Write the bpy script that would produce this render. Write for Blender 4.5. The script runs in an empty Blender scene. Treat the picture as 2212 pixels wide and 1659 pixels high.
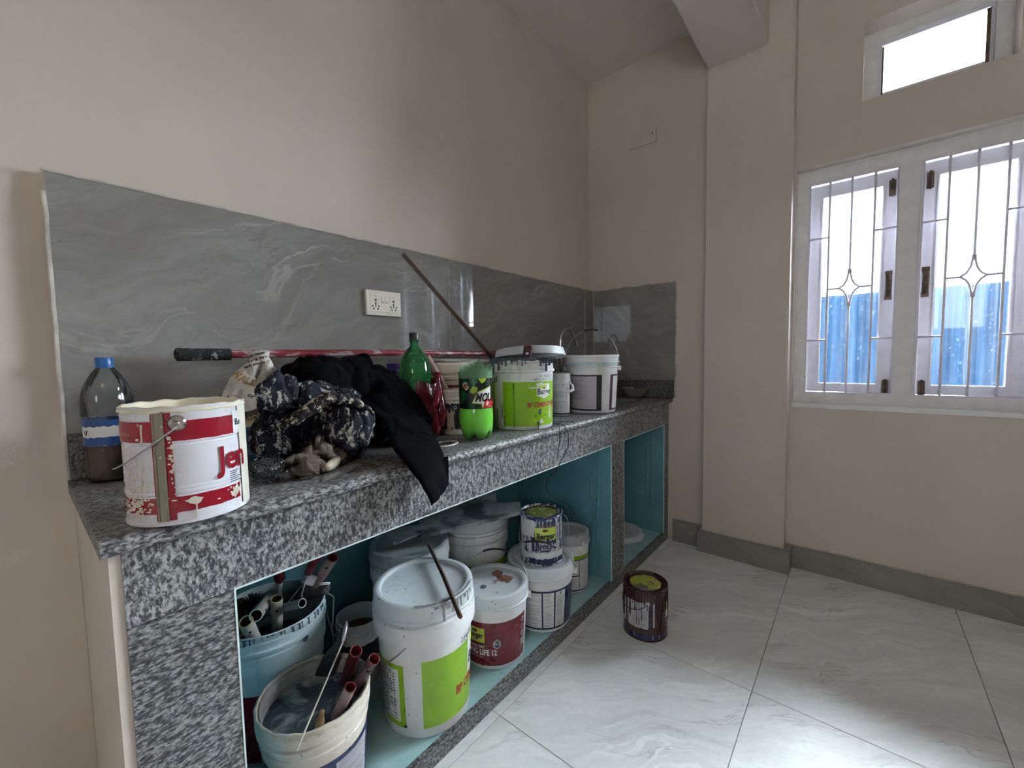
import bpy, bmesh, math, random
from mathutils import Vector, Matrix
import numpy as np
from mathutils.bvhtree import BVHTree
R = math.radians
D = bpy.data
SC = bpy.context.scene
COL = SC.collection

# ------------------------------------------------------------------ camera, world, light
cd = D.cameras.new('camera'); cam = D.objects.new('camera', cd); COL.objects.link(cam)
_f = Vector((0.76668, 0.63877, -0.06478)); _r = Vector((0.63906, -0.76894, -0.01825)); _u = _r.cross(_f)
_r.normalize(); _f.normalize(); _u = _r.cross(_f).normalized()
cam.matrix_world = Matrix(((_r.x, _u.x, -_f.x, -2.5230), (_r.y, _u.y, -_f.y, -1.3985), (_r.z, _u.z, -_f.z, 1.1450), (0, 0, 0, 1)))
cd.sensor_width = 36.0; cd.lens = 900.11 / 2212 * 36.0; cd.clip_start = 0.02
SC.camera = cam
SC.view_settings.view_transform = 'Standard'; SC.view_settings.look = 'None'
SC.view_settings.gamma = 1.0; SC.view_settings.use_curve_mapping = False
SC.view_settings.exposure = 2.0
w = D.worlds.new('overcast_sky'); SC.world = w; w.use_nodes = True
bg = w.node_tree.nodes['Background']; bg.inputs[0].default_value = (0.82, 0.92, 1.0, 1); bg.inputs[1].default_value = 2.6
try:
    SC.cycles.max_bounces = 14; SC.cycles.diffuse_bounces = 8; SC.cycles.transparent_max_bounces = 16
    SC.cycles.sample_clamp_indirect = 6; SC.cycles.caustics_reflective = False; SC.cycles.caustics_refractive = False
except Exception: pass
def area(name, loc, rot, sx, sy, power=0, colr=(1, 1, 1), portal=True):
    l = D.lights.new(name, 'AREA'); l.shape = 'RECTANGLE'; l.size = sx; l.size_y = sy; l.energy = power; l.color = colr
    l.cycles.is_portal = portal
    o = D.objects.new(name, l); COL.objects.link(o); o.location = loc; o.rotation_euler = rot; return o
area('window_portal', (0.27, -1.80, 1.46), (0, R(90), 0), 1.20, 1.45)
area('vent_portal', (0.27, -1.62, 2.48), (0, R(90), 0), 0.42, 0.56)
area('rear_fill_portal', (-4.75, -2.15, 1.70), (0, R(-90), 0), 0.7, 0.9)  # portal for the added opening behind the camera
area('warm_fill', (-3.5, -2.1, 2.85), (0, 0, 0), 0.5, 0.5, 1.5, (1.0, 0.72, 0.48), False)  # added warm fill behind the camera, no known lamp there

sl = D.lights.new('hazy_sun', 'SUN'); sl.energy = 72.0; sl.angle = R(120); sl.color = (0.88, 0.95, 1.0)
so = D.objects.new('hazy_sun', sl); COL.objects.link(so); so.rotation_euler = Vector((0.78, -0.62, 0.62)).to_track_quat('Z', 'Y').to_euler()
# ------------------------------------------------------------------ node helpers
def srgb(r, g, b):
    f = lambda c: (c / 255 / 12.92) if c / 255 <= 0.04045 else ((c / 255 + 0.055) / 1.055) ** 2.4
    return (f(r), f(g), f(b), 1)
class NT:
    def __init__(s, name):
        s.m = D.materials.new(name); s.m.use_nodes = True; s.t = s.m.node_tree; s.n = s.t.nodes
        s.b = s.n['Principled BSDF']; s.out = s.n['Material Output']; s._tc = None
    def N(s, typ, **kw):
        n = s.n.new(typ)
        for k, v in kw.items():
            if k.startswith('_'): n.inputs[k[1:].replace('_', ' ')].default_value = v
            else: setattr(n, k, v)
        return n
    def L(s, a, b): s.t.links.new(a, b)
    def coord(s, scale=(1, 1, 1), rot=(0, 0, 0), rnd=0.0):
        if s._tc is None: s._tc = s.N('ShaderNodeTexCoord')
        mp = s.N('ShaderNodeMapping'); mp.inputs['Scale'].default_value = scale; mp.inputs['Rotation'].default_value = rot
        s.L(s._tc.outputs['Object'], mp.inputs['Vector'])
        if rnd:
            oi = s.N('ShaderNodeObjectInfo'); ml = s.N('ShaderNodeMath', operation='MULTIPLY'); ml.inputs[1].default_value = rnd
            s.L(oi.outputs['Random'], ml.inputs[0]); cb = s.N('ShaderNodeCombineXYZ')
            for i in range(3): s.L(ml.outputs[0], cb.inputs[i])
            s.L(cb.outputs[0], mp.inputs['Location'])
        return mp.outputs[0]
    def noise(s, vec, scale, detail=4, rough=0.55, dist=0):
        n = s.N('ShaderNodeTexNoise'); n.inputs['Scale'].default_value = scale; n.inputs['Detail'].default_value = detail
        n.inputs['Roughness'].default_value = rough; n.inputs['Distortion'].default_value = dist; s.L(vec, n.inputs['Vector']); return n.outputs['Fac']
    def voro(s, vec, scale, rand=1.0):
        n = s.N('ShaderNodeTexVoronoi'); n.inputs['Scale'].default_value = scale; n.inputs['Randomness'].default_value = rand
        s.L(vec, n.inputs['Vector']); return n.outputs['Distance']
    def ramp(s, fac, stops, interp='LINEAR'):
        n = s.N('ShaderNodeValToRGB'); n.color_ramp.interpolation = interp; e = n.color_ramp.elements
        while len(e) < len(stops): e.new(0.5)
        for i, (p, c) in enumerate(stops):
            e[i].position = p; e[i].color = c if len(c) == 4 else (*c, 1)
        s.L(fac, n.inputs[0]); return n.outputs[0]
    def fr(s, fac, a, b):      # soft threshold
        n = s.N('ShaderNodeMapRange'); n.inputs[1].default_value = a; n.inputs[2].default_value = b; s.L(fac, n.inputs[0]); return n.outputs[0]
    def mix(s, fac, a, b, mode='MIX'):
        n = s.N('ShaderNodeMix', data_type='RGBA', blend_type=mode)
        for i, v in ((0, fac), (6, a), (7, b)):
            if hasattr(v, 'is_linked'): s.L(v, n.inputs[i])
            else: n.inputs[i].default_value = v
        return n.outputs[2]
    def math(s, op, a, b=0.0):
        n = s.N('ShaderNodeMath', operation=op)
        for i, v in enumerate((a, b)):
            if hasattr(v, 'is_linked'): s.L(v, n.inputs[i])
            else: n.inputs[i].default_value = v
        return n.outputs[0]
    def sep(s, vec):
        n = s.N('ShaderNodeSeparateXYZ'); s.L(vec, n.inputs[0]); return n.outputs
    def bump(s, h, strength=0.3, dist=0.002):
        n = s.N('ShaderNodeBump'); n.inputs['Strength'].default_value = strength; n.inputs['Distance'].default_value = dist
        s.L(h, n.inputs['Height']); s.L(n.outputs[0], s.b.inputs['Normal'])
    def base(s, v): s.L(v, s.b.inputs['Base Color']) if hasattr(v, 'is_linked') else setattr(s.b.inputs['Base Color'], 'default_value', v)
    def rough(s, v):
        if hasattr(v, 'is_linked'): s.L(v, s.b.inputs['Roughness'])
        else: s.b.inputs['Roughness'].default_value = v
def flat(name, c, rough=0.5, metal=0.0, bumpy=0.0, var=0.0):
    t = NT(name); v = t.coord(rnd=7)
    n = t.noise(v, 22, 5)
    k = max(var, 0.06)
    t.base(t.mix(t.fr(n, 0.3, 0.7), (c[0] * (1 - k), c[1] * (1 - k), c[2] * (1 - k), 1), (min(1, c[0] * (1 + k)), min(1, c[1] * (1 + k)), min(1, c[2] * (1 + k)), 1)))
    t.rough(rough); t.b.inputs['Metallic'].default_value = metal
    if bumpy: t.bump(t.noise(v, 90, 4), bumpy, 0.002)
    return t.m
def plaster(name, c):
    t = NT(name); v = t.coord()
    n1 = t.noise(v, 1.3, 3); n2 = t.noise(v, 9, 6, 0.65); n3 = t.noise(v, 160, 3)
    a = t.mix(t.fr(n1, 0.3, 0.7), [x * 0.93 for x in c[:3]] + [1], [min(1, x * 1.04) for x in c[:3]] + [1])
    a = t.mix(t.fr(n2, 0.62, 0.78), a, [min(1, x * 1.10) for x in c[:3]] + [1])
    t.base(a); t.rough(0.5)
    h = t.math('ADD', t.math('MULTIPLY', n2, 0.8), t.math('MULTIPLY', n3, 0.25)); t.bump(h, 0.22, 0.006); return t.m
def granite(name, sc=(1, 1, 1), rot=(0, 0, 0), dark=1.0, rough=0.28, bump=0.0):
    t = NT(name); v = t.coord(sc, rot, 3)
    n = t.noise(v, 140, 4, 0.64, 0.15); m = t.noise(v, 250, 2, 0.5); g = t.noise(v, 7, 3)
    k = t.math('ADD', n, t.math('MULTIPLY', t.math('SUBTRACT', g, .5), .16))
    c = t.ramp(k, [(0.36, (0.018 * dark, 0.015 * dark, 0.018 * dark)), (0.44, (0.055 * dark, 0.057 * dark, 0.062 * dark)), (0.50, (0.16 * dark, 0.16 * dark, 0.165 * dark)), (0.60, (0.36 * dark, 0.36 * dark, 0.36 * dark))])
    c = t.mix(t.math('MULTIPLY', t.fr(m, 0.58, 0.64), .85), c, (0.03, 0.03, 0.034, 1)); c = t.mix(t.math('MULTIPLY', t.fr(t.noise(v, 150, 2), .60, .66), .6), c, (.5 * dark, .5 * dark, .5 * dark, 1))
    t.base(c); t.rough(t.math('ADD', t.math('MULTIPLY', t.noise(v, 12, 4), 0.3), rough - 0.1)); t.bump(m, 0.10, 0.001)
    return t.m
def marble(name, dark, mid, lite, rough, across, along, wavy=0.12, rnd=9, vein=0.5, stretch=0.22, sc=1.0):
    t = NT(name); v = t.coord(rnd=rnd)
    def dot(d):
        n = t.N('ShaderNodeVectorMath', operation='DOT_PRODUCT'); t.L(v, n.inputs[0]); n.inputs[1].default_value = d; return n.outputs['Value']
    wv = t.noise(v, 2.0, 3); wv2 = t.noise(v, 7, 4)
    u = t.math('ADD', dot(across), t.math('ADD', t.math('MULTIPLY', wv, .35), t.math('MULTIPLY', wv2, .05))); l = t.math('MULTIPLY', dot(along), stretch)
    cb = t.N('ShaderNodeCombineXYZ'); t.L(u, cb.inputs[0]); t.L(l, cb.inputs[1]); q = cb.outputs[0]
    b_ = t.noise(q, 5 * sc, 7, .62); f = t.noise(q, 26 * sc, 6, .65); g = t.noise(v, 55, 4, .6)
    c = t.ramp(b_, [(.32, dark), (.5, mid), (.68, tuple(x * 1.14 for x in mid))])
    c = t.mix(t.math('MULTIPLY', t.fr(f, .42, .70), .45), c, tuple(x * .82 for x in dark) + (1,)); c = t.mix(t.math('MULTIPLY', t.fr(g, .35, .75), .18), c, tuple(x * .8 for x in dark) + (1,))
    def line(n, w_): return t.fr(t.math('ABSOLUTE', t.math('SUBTRACT', n, .5)), w_, 0)
    m1 = t.math('MULTIPLY', line(t.noise(q, 3.4 * sc, 6, .55), .009), t.fr(t.noise(v, 2.3, 2), .50, .64)); m2 = t.math('MULTIPLY', line(t.noise(q, 6.1 * sc, 6, .6), .011), t.fr(t.noise(v, 3.1, 2), .48, .66))
    c = t.mix(t.math('MULTIPLY', m1, vein), c, lite + (1,)); c = t.mix(t.math('MULTIPLY', m2, vein * .75), c, tuple(x * .55 for x in dark) + (1,))
    t.base(c); t.rough(rough); t.bump(t.noise(t.coord(), 2.6, 2), wavy, 0.01); return t.m
def plastic(name, c, grime=(0.10, 0.09, 0.08), amt=0.35, spots=(0.04, 0.045, 0.06), spot=0.5, rough=0.38, streak=0.0):
    t = NT(name); v = t.coord(rnd=5); z = t.coord((1, 1, 0.25), rnd=3)
    a = t.mix(t.math('MULTIPLY', t.fr(t.noise(v, 9, 7, 0.7), 0.48, 0.75), amt), c, (*grime, 1))
    if streak: a = t.mix(t.math('MULTIPLY', t.fr(t.noise(z, 28, 6, 0.65), 0.55, 0.72), streak), a, (*grime, 1))
    sp = t.math('MULTIPLY', t.fr(t.voro(v, 46), 0.15, 0.10), t.fr(t.noise(v, 11, 2), 0.52, 0.60))
    a = t.mix(t.math('MULTIPLY', sp, spot), a, (*spots, 1))
    t.base(a); t.rough(t.math('ADD', t.math('MULTIPLY', t.noise(v, 30, 4), 0.3), rough - 0.15)); t.bump(t.noise(v, 60, 4), 0.08, 0.002); return t.m
def spatter(name, c, p1, p2, a1=0.6, a2=0.5, sc=1.0, rough=0.85, th=.585):
    t = NT(name); v = t.coord()
    z = t.coord((1, 1, 0.6), (0.5, 0.3, 0.2))
    b = t.mix(t.fr(t.noise(v, 30, 5), 0.3, 0.7), [x * 0.6 for x in c[:3]] + [1], [x * 1.5 for x in c[:3]] + [1])
    b = t.mix(t.math('MULTIPLY', t.fr(t.noise(z, 42 * sc, 7, 0.75, 0.8), th, th + .03), a1), b, (*p1, 1))
    b = t.mix(t.math('MULTIPLY', t.fr(t.noise(z, 75 * sc, 5, 0.6, 0.4), 0.62, 0.65), a2), b, (*p2, 1))
    t.base(b); t.rough(rough); t.b.inputs['Specular IOR Level'].default_value = .25; t.bump(t.noise(v, 120, 4), 0.4, 0.003); return t.m
def thin(name, c, gloss=0.12, body=None, bodyf=0.0):
    t = NT(name); tr = t.N('ShaderNodeBsdfTransparent'); tr.inputs[0].default_value = c
    gl = t.N('ShaderNodeBsdfGlossy'); gl.inputs['Roughness'].default_value = gloss
    fz = t.N('ShaderNodeFresnel'); fz.inputs[0].default_value = 1.45
    mx = t.N('ShaderNodeMixShader'); t.L(fz.outputs[0], mx.inputs[0]); t.L(tr.outputs[0], mx.inputs[1]); t.L(gl.outputs[0], mx.inputs[2])
    o = mx.outputs[0]
    if body:
        df = t.N('ShaderNodeBsdfTranslucent' if False else 'ShaderNodeBsdfDiffuse'); df.inputs[0].default_value = body
        m2 = t.N('ShaderNodeMixShader'); n = t.noise(t.coord(rnd=3), 14, 5)
        t.L(t.math('MULTIPLY', t.fr(n, 0.2, 0.75), bodyf * 1.6), m2.inputs[0]); t.L(o, m2.inputs[1]); t.L(df.outputs[0], m2.inputs[2]); o = m2.outputs[0]
    t.L(o, t.out.inputs['Surface']); return t.m

M = {}
M['plaster'] = plaster('plaster_beige', (0.58, 0.512, 0.455, 1))
M['ceiling'] = plaster('ceiling_paint', (0.60, 0.55, 0.51, 1))
M['gran_top'] = granite('granite_polished', (0.55, 1.1, 1), (0, 0, 0.2), .85, 0.52)
M['gran_v'] = granite('granite_vertical', (1.25, 1, 0.66), (0, 0.25, 0), .95, 0.36)
M['gran_leg'] = granite('granite_slanting', (0.62, 1, 1.35), (0, -0.35, 0), 0.72, 0.4)
M['gran_dark'] = granite('granite_upstand', (1, 1, 1), (0, 0, 0), 0.5, 0.4)
M['tile'] = marble('wall_tile_grey', (0.19, 0.18, 0.175), (0.25, 0.245, 0.24), (0.42, 0.41, 0.40), 0.035, (-.40, 0, .92), (.92, 0, .40), 0.10, 9, .55, .24)
M['floor'] = marble('floor_tile_grey', (0.66, 0.69, 0.70), (0.78, 0.815, 0.83), (0.88, 0.91, 0.92), 0.40, (.83, .56, 0), (.56, -.83, 0), 0.05, 9, .85, .16)
M['skirt'] = marble('skirting_tile_grey', (0.20, 0.19, 0.175), (0.25, 0.24, 0.225), (0.42, 0.40, 0.37), 0.3, (0, -.5, .87), (0, .87, .5), 0.05)
M['grout'] = flat('grout', (0.50, 0.47, 0.43, 1), 0.9, 0, 0.4, 0.25)
M['joint'] = flat('tile_joint', (0.20, 0.20, 0.20, 1), 0.9, 0, 0, 0.2)
t = NT('teal_paint'); v = t.coord(); n = t.noise(v, 7, 6, 0.65)
t.base(t.mix(t.fr(n, 0.45, 0.8), (0.10, 0.27, 0.33, 1), (0.16, 0.34, 0.40, 1))); t.rough(0.42); t.bump(n, 0.3, 0.01); M['teal'] = t.m
t = NT('teal_floor_paint'); v = t.coord(); n = t.noise(v, 6, 8, 0.7)
c = t.mix(t.fr(n, 0.4, 0.7), (0.27, 0.46, 0.49, 1), (0.40, 0.58, 0.60, 1)); c = t.mix(t.math('MULTIPLY', t.fr(t.voro(v, 55), 0.16, 0.10), t.fr(t.noise(v, 9, 2), 0.50, 0.58)), c, (0.06, 0.08, 0.08, 1))
c = t.mix(t.math('MULTIPLY', t.fr(t.noise(v, 4, 8, 0.75), 0.55, 0.75), 0.5), c, (0.20, 0.25, 0.25, 1)); t.base(c); t.rough(0.5); M['tealf'] = t.m
M['edge'] = flat('pale_cut_edge', (0.55, 0.64, 0.66, 1), 0.7, 0, 0, 0.2)
M['wood_w'] = flat('window_paint_lavender', (0.74, 0.72, 0.80, 1), 0.35, 0, 0.1, 0.05)
M['frame_w'] = flat('window_frame_paint', (0.76, 0.76, 0.77, 1), 0.4, 0, 0.1, 0.06)
M['grille'] = flat('grille_paint', (0.80, 0.78, 0.86, 1), 0.35)
M['steel'] = flat('brushed_steel', (0.42, 0.41, 0.39, 1), 0.30, 0.7)
M['chrome'] = flat('chrome', (0.65, 0.65, 0.66, 1), 0.12, 1.0)
M['wire'] = flat('wire_steel', (0.42, 0.42, 0.44, 1), 0.35, 0.8)
M['wirew'] = flat('wire_whitish', (0.36, 0.36, 0.38, 1), 0.35, 0.5)
M['hinge'] = flat('hinge_dark_brass', (0.10, 0.07, 0.05, 1), 0.4, 0.6, 0.1, 0.4)
M['white'] = plastic('pail_white', (0.70, 0.71, 0.72, 1), amt=0.18, spot=0.7)
M['white2'] = plastic('pail_white_worn', (0.66, 0.68, 0.69, 1), amt=0.5, spot=0.8, streak=0.25)
M['lidw'] = plastic('lid_white_dusty', (0.58, 0.63, 0.67, 1), (0.14, 0.14, 0.14), 0.35, spot=0.9, rough=0.42)
M['lidd'] = plastic('lid_grey_dusty', (0.42, 0.45, 0.47, 1), (0.07, 0.07, 0.07), 0.6, spot=0.8, rough=0.55)
M['cream'] = plastic('pail_cream', (0.60, 0.55, 0.47, 1), (0.25, 0.10, 0.06), 0.3, spot=0.3)
M['bluew'] = plastic('pail_bluish_white', (0.52, 0.62, 0.66, 1), (0.07, 0.08, 0.09), 0.45, (0.03, 0.04, 0.05), 0.9, streak=0.2)
M['tanw'] = plastic('pail_rim_tan_stained', (0.58, 0.53, 0.46, 1), (0.26, 0.17, 0.10), 0.75, (0.1, 0.08, 0.06), 0.6)
M['green'] = plastic('label_green', (0.225, 0.42, 0.012, 1), (0.15, 0.30, 0.01), 0.25, (0.7, 0.75, 0.6), 0.5, 0.32)
M['maroon'] = plastic('label_maroon', (0.135, 0.008, 0.016, 1), (0.05, 0.005, 0.008), 0.4, (0.3, 0.2, 0.2), 0.1, 0.3)
M['navy'] = plastic('label_navy', (0.012, 0.02, 0.075, 1), (0.01, 0.01, 0.02), 0.3, (0.4, 0.4, 0.45), 0.2, 0.3)
M['blackl'] = flat('label_black', (0.012, 0.011, 0.016, 1), 0.35)
M['purple'] = flat('label_plum', (0.06, 0.012, 0.035, 1), 0.35)
M['paperw'] = flat('label_white_paper', (0.66, 0.66, 0.67, 1), 0.5)
M['paperg'] = flat('label_grey_paper', (0.42, 0.40, 0.43, 1), 0.5)
M['ink'] = flat('print_ink_grey', (0.20, 0.20, 0.22, 1), 0.6)
M['inkl'] = flat('print_ink_pale', (0.40, 0.40, 0.42, 1), 0.6)
M['inkd'] = flat('print_ink_dark', (0.02, 0.02, 0.03, 1), 0.6)
M['redp'] = flat('print_red', (0.30, 0.012, 0.012, 1), 0.5)
M['lime'] = flat('logo_lime', (0.45, 0.55, 0.06, 1), 0.5)
M['dripd'] = flat('drip_slate', (0.06, 0.08, 0.10, 1), 0.3)
M['dripg'] = flat('drip_grey', (0.20, 0.22, 0.24, 1), 0.3)
M['dripw'] = flat('drip_white', (0.62, 0.62, 0.62, 1), 0.35, 0, 0.3)
M['dripm'] = flat('drip_maroon', (0.035, 0.006, 0.007, 1), 0.18)
M['mud'] = flat('rust_stain', (0.20, 0.07, 0.035, 1), 0.8, 0, 0.5, 0.5)
M['stick'] = flat('stick_brown', (0.065, 0.032, 0.018, 1), 0.4, 0, 0.3, 0.35)
M['stickb'] = flat('stick_black_end', (0.012, 0.014, 0.018, 1), 0.3)
M['black'] = flat('black_plastic', (0.01, 0.01, 0.012, 1), 0.45)

# own repeatable gradient noise (same result on every run)
_prm = np.random.RandomState(11).permutation(256); _prm = np.concatenate([_prm, _prm, _prm]); _grd = np.random.RandomState(5).normal(size=(256, 3)); _grd /= np.linalg.norm(_grd, axis=1)[:, None]
def pnoise(P):
    P = np.atleast_2d(np.asarray(P, float)); I = np.floor(P).astype(int); F_ = P - I; I &= 255; U = F_ * F_ * F_ * (F_ * (F_ * 6 - 15) + 10); out = np.zeros(len(P))
    for a in (0, 1):
        for b in (0, 1):
            for c in (0, 1):
                h_ = _prm[_prm[_prm[(I[:, 0] + a) & 255] + ((I[:, 1] + b) & 255)] + ((I[:, 2] + c) & 255)]
                d = ((F_ - np.array((a, b, c))) * _grd[h_]).sum(1)
                out += d * (U[:, 0] if a else 1 - U[:, 0]) * (U[:, 1] if b else 1 - U[:, 1]) * (U[:, 2] if c else 1 - U[:, 2])
    return out
def pvec(P): P = np.atleast_2d(np.asarray(P, float)); return np.stack([pnoise(P), pnoise(P + (31.4, 7.7, 3.3)), pnoise(P + (5.5, 19.2, 44.1))], 1)
class noise:
    noise = staticmethod(lambda p: float(pnoise(tuple(p))[0])); noise_vector = staticmethod(lambda p: Vector(pvec(tuple(p))[0]))
# ------------------------------------------------------------------ mesh helpers
def link(name, me, m, parent=None, smooth=False, kind=None, label=None):
    o = D.objects.new(name, me); COL.objects.link(o)
    if m is not None and not me.materials: me.materials.append(m)
    if smooth is True:
        for p in me.polygons: p.use_smooth = True
    elif smooth:
        me.shade_auto = None if False else None
    if parent is not None: o.parent = parent
    if kind: o['kind'] = kind
    if label: o['label'] = label
    return o
class MB:
    def __init__(s): s.v = []; s.f = []
    def add(s, v, f):
        k = len(s.v); s.v += [tuple(p) for p in v]; s.f += [tuple(i + k for i in q) for q in f]; return s
    def box(s, x0, x1, y0, y1, z0, z1, mat=None):
        v = [Vector((x, y, z)) for z in (z0, z1) for y in (y0, y1) for x in (x0, x1)]
        if mat is not None: v = [mat @ p for p in v]
        return s.add(v, [(0, 2, 3, 1), (4, 5, 7, 6), (0, 1, 5, 4), (2, 6, 7, 3), (0, 4, 6, 2), (1, 3, 7, 5)])
    def lathe(s, prof, n=48, cx=0, cy=0, closed=False, mod=None):
        vs = []; fs = []
        for r, z in prof:
            for i in range(n):
                a = 2 * math.pi * i / n; rr, zz = (r, z) if mod is None else mod(r, z, a)
                vs.append((cx + rr * math.cos(a), cy + rr * math.sin(a), zz))
        m = len(prof)
        for j in range(m - 1 + (1 if closed else 0)):
            for i in range(n):
                a, b = j * n + i, j * n + (i + 1) % n; c, d = ((j + 1) % m) * n + (i + 1) % n, ((j + 1) % m) * n + i
                fs.append((a, b, c, d))
        return s.add(vs, fs)
    def disc(s, r, z, n=48, cx=0, cy=0, up=True):
        vs = [(cx, cy, z)] + [(cx + r * math.cos(2 * math.pi * i / n), cy + r * math.sin(2 * math.pi * i / n), z) for i in range(n)]
        return s.add(vs, [(0, 1 + i, 1 + (i + 1) % n) if up else (0, 1 + (i + 1) % n, 1 + i) for i in range(n)])
    def tube(s, pts, rad, n=10, caps=True, ry=None, up=None):
        pts = [Vector(p) for p in pts]; m = len(pts); vs = []; fs = []
        rads = rad if isinstance(rad, (list, tuple)) else [rad] * m
        rys = rads if ry is None else (ry if isinstance(ry, (list, tuple)) else [ry] * m)
        ref = Vector(up) if up else None; pu = None
        for i in range(m):
            tn = (pts[min(i + 1, m - 1)] - pts[max(i - 1, 0)]).normalized()
            if pu is None:
                rf = ref or (Vector((0, 0, 1)) if abs(tn.z) < 0.9 else Vector((1, 0, 0)))
                u = (rf - tn * rf.dot(tn)).normalized()
            else:
                u = (pu - tn * pu.dot(tn)).normalized()
            pu = u; w_ = tn.cross(u)
            for k in range(n):
                a = 2 * math.pi * k / n; vs.append(pts[i] + u * (rads[i] * math.cos(a)) + w_ * (rys[i] * math.sin(a)))
        for i in range(m - 1):
            for k in range(n):
                fs.append((i * n + k, i * n + (k + 1) % n, (i + 1) * n + (k + 1) % n, (i + 1) * n + k))
        if caps: fs.append(tuple(range(n))[::-1]); fs.append(tuple((m - 1) * n + k for k in range(n)))
        return s.add(vs, fs)
    def ell(s, c, r, rot=(0, 0, 0), n=16, m=10):
        from mathutils import Euler
        q = Euler(rot).to_matrix(); vs = []; fs = []
        for j in range(m + 1):
            ph = math.pi * j / m
            for i in range(n):
                a = 2 * math.pi * i / n
                p = Vector((math.sin(ph) * math.cos(a) * r[0], math.sin(ph) * math.sin(a) * r[1], math.cos(ph) * r[2]))
                vs.append(Vector(c) + q @ p)
        for j in range(m):
            for i in range(n): fs.append((j * n + i, (j + 1) * n + i, (j + 1) * n + (i + 1) % n, j * n + (i + 1) % n))
        return s.add(vs, fs)
    def mesh(s, name='m', merge=False):
        me = D.meshes.new(name); me.from_pydata(s.v, [], s.f)
        if merge:
            b = bmesh.new(); b.from_mesh(me); bmesh.ops.remove_doubles(b, verts=b.verts, dist=1e-5)
            bmesh.ops.recalc_face_normals(b, faces=b.faces); b.to_mesh(me); b.free()
        me.update(); return me
    def build(s, name, m, parent=None, smooth=False, bevel=0, kind=None, label=None, merge=True, auto=None):
        me = s.mesh(name, merge)
        if bevel:
            b = bmesh.new(); b.from_mesh(me)
            bmesh.ops.bevel(b, geom=list(b.edges), offset=bevel, segments=2, affect='EDGES', profile=0.7); b.to_mesh(me); b.free()
        o = link(name, me, m, parent, smooth, kind, label)
        if auto is not None:
            for p in me.polygons: p.use_smooth = True
            b = bmesh.new(); b.from_mesh(me)
            for e in b.edges:
                if len(e.link_faces) == 2 and e.calc_face_angle(0) > R(auto): e.smooth = False
            b.to_mesh(me); b.free()
        return o
def box(x0, x1, y0, y1, z0, z1): return MB().box(x0, x1, y0, y1, z0, z1)
def tag(o, label, cat=None, group=None, kind=None):
    o['label'] = label
    if cat: o['category'] = cat
    if group: o['group'] = group
    if kind: o['kind'] = kind
    return o
def thing(name, label, cat, loc=(0, 0, 0), rz=0, group=None, rot=None):
    o = D.objects.new(name, None); COL.objects.link(o); o.location = loc; o.rotation_euler = rot or (0, 0, rz); o.empty_display_size = 0.05
    return tag(o, label, cat, group)
def struct(o, label, cat):
    tag(o, label, cat, kind='structure'); return o
def smoothstep(a, b, x):
    t = max(0, min(1, (x - a) / (b - a))) if a != b else float(x > a); return t * t * (3 - 2 * t)

# ------------------------------------------------------------------ room shell
H = 2.925; XW = 0.086; XB = 0.03; YF = -3.6; XR = -4.5
# floor slab with 600 mm tiles
fl = struct(box(XR - .1, 0.6, YF - .1, 0.2, -0.06, -0.0022).build('floor', M['joint']), 'grey floor of large pale marbled tiles', 'floor')
tm = None; P6 = 0.605
for i in range(-7, 1):
    for j in range(0, 6):
        x0 = -0.38 + i * P6; y0 = -0.545 - (j - 1) * P6 - P6
        if tm is None:
            tm = D.meshes.new('floor_tile'); b = bmesh.new(); bmesh.ops.create_cube(b, size=1)
            bmesh.ops.scale(b, vec=(P6 - 0.0022, P6 - 0.0022, 0.012), verts=b.verts); bmesh.ops.bevel(b, geom=list(b.edges), offset=0.0009, segments=1, affect='EDGES'); b.to_mesh(tm); b.free()
            tm.materials.append(M['floor'])
        o = D.objects.new('tile', tm); COL.objects.link(o); o.parent = fl
        o.location = (x0 + P6 / 2, y0 + P6 / 2, -0.006)
# long wall, with the plaster stepping out in a ramp to the edge of the wall tiles
YW = 0.028
def longwall():
    m = MB(); m.box(XR, -2.4455, YW, 0.2, -0.05, H + .05); m.box(-2.4455, 0.3, YW, 0.2, 0.80, H + .05); m.box(-2.4455, 0.3, 0.0755, 0.2, -.05, 0.80); return m
wl = struct(longwall().build('wall_left', M['plaster'], merge=False), 'long beige plaster wall behind the granite counter', 'wall')
def tiles_on(parent, spans, z0, z1, axis='y', face=-0.004):
    for a, b_ in spans:
        L_ = b_ - a; me = box(0.0008, L_ - 0.0008, -0.004, 0.004, 0, z1 - z0).mesh('wall_tile', True)
        o = D.objects.new('tile', me); me.materials.append(M['tile']); COL.objects.link(o); o.parent = parent
        if axis == 'y': o.location = (a, face + 0.004, z0)
        else: o.location = (face + 0.004, a, z0); o.rotation_euler = (0, 0, R(90))
bed = MB().box(-2.4525, XB, 0.0045, YW, 0.882, 1.5765).build('mortar_bed', M['plaster'], wl)
tiles_on(wl, [(-2.450, -1.270), (-1.270, -0.087), (-0.087, XB)], 0.985, 1.576)
g = MB()          # ragged bead of plaster and grout round the tiled area
random.seed(4)
pts = []
x = -2.455
while x < XB: pts.append((x, -0.005, 1.578 + random.uniform(-.0018, .0018))); x += 0.06
g.tube(pts + [(XB, -0.005, 1.576)], 0.0032, 6); pts = []
z = 0.88
while z < 1.58: pts.append((-2.4525 + random.uniform(-.0012, .0012), -0.003, z)); z += 0.05
g.tube(pts, 0.0045, 6); g.box(-0.0895, -0.0865, -0.0062, 0, 0.985, 1.57); g.box(XB - 0.006, XB - .002, -0.008, 0, 0.985, 1.576)
g.build('grout_edge', M['grout'], wl, smooth=False)
g = MB(); g.box(-1.2715, -1.2692, -0.0056, 0, 0.985, 1.572); g.build('grout_joint', M['grout'], wl)
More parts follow.
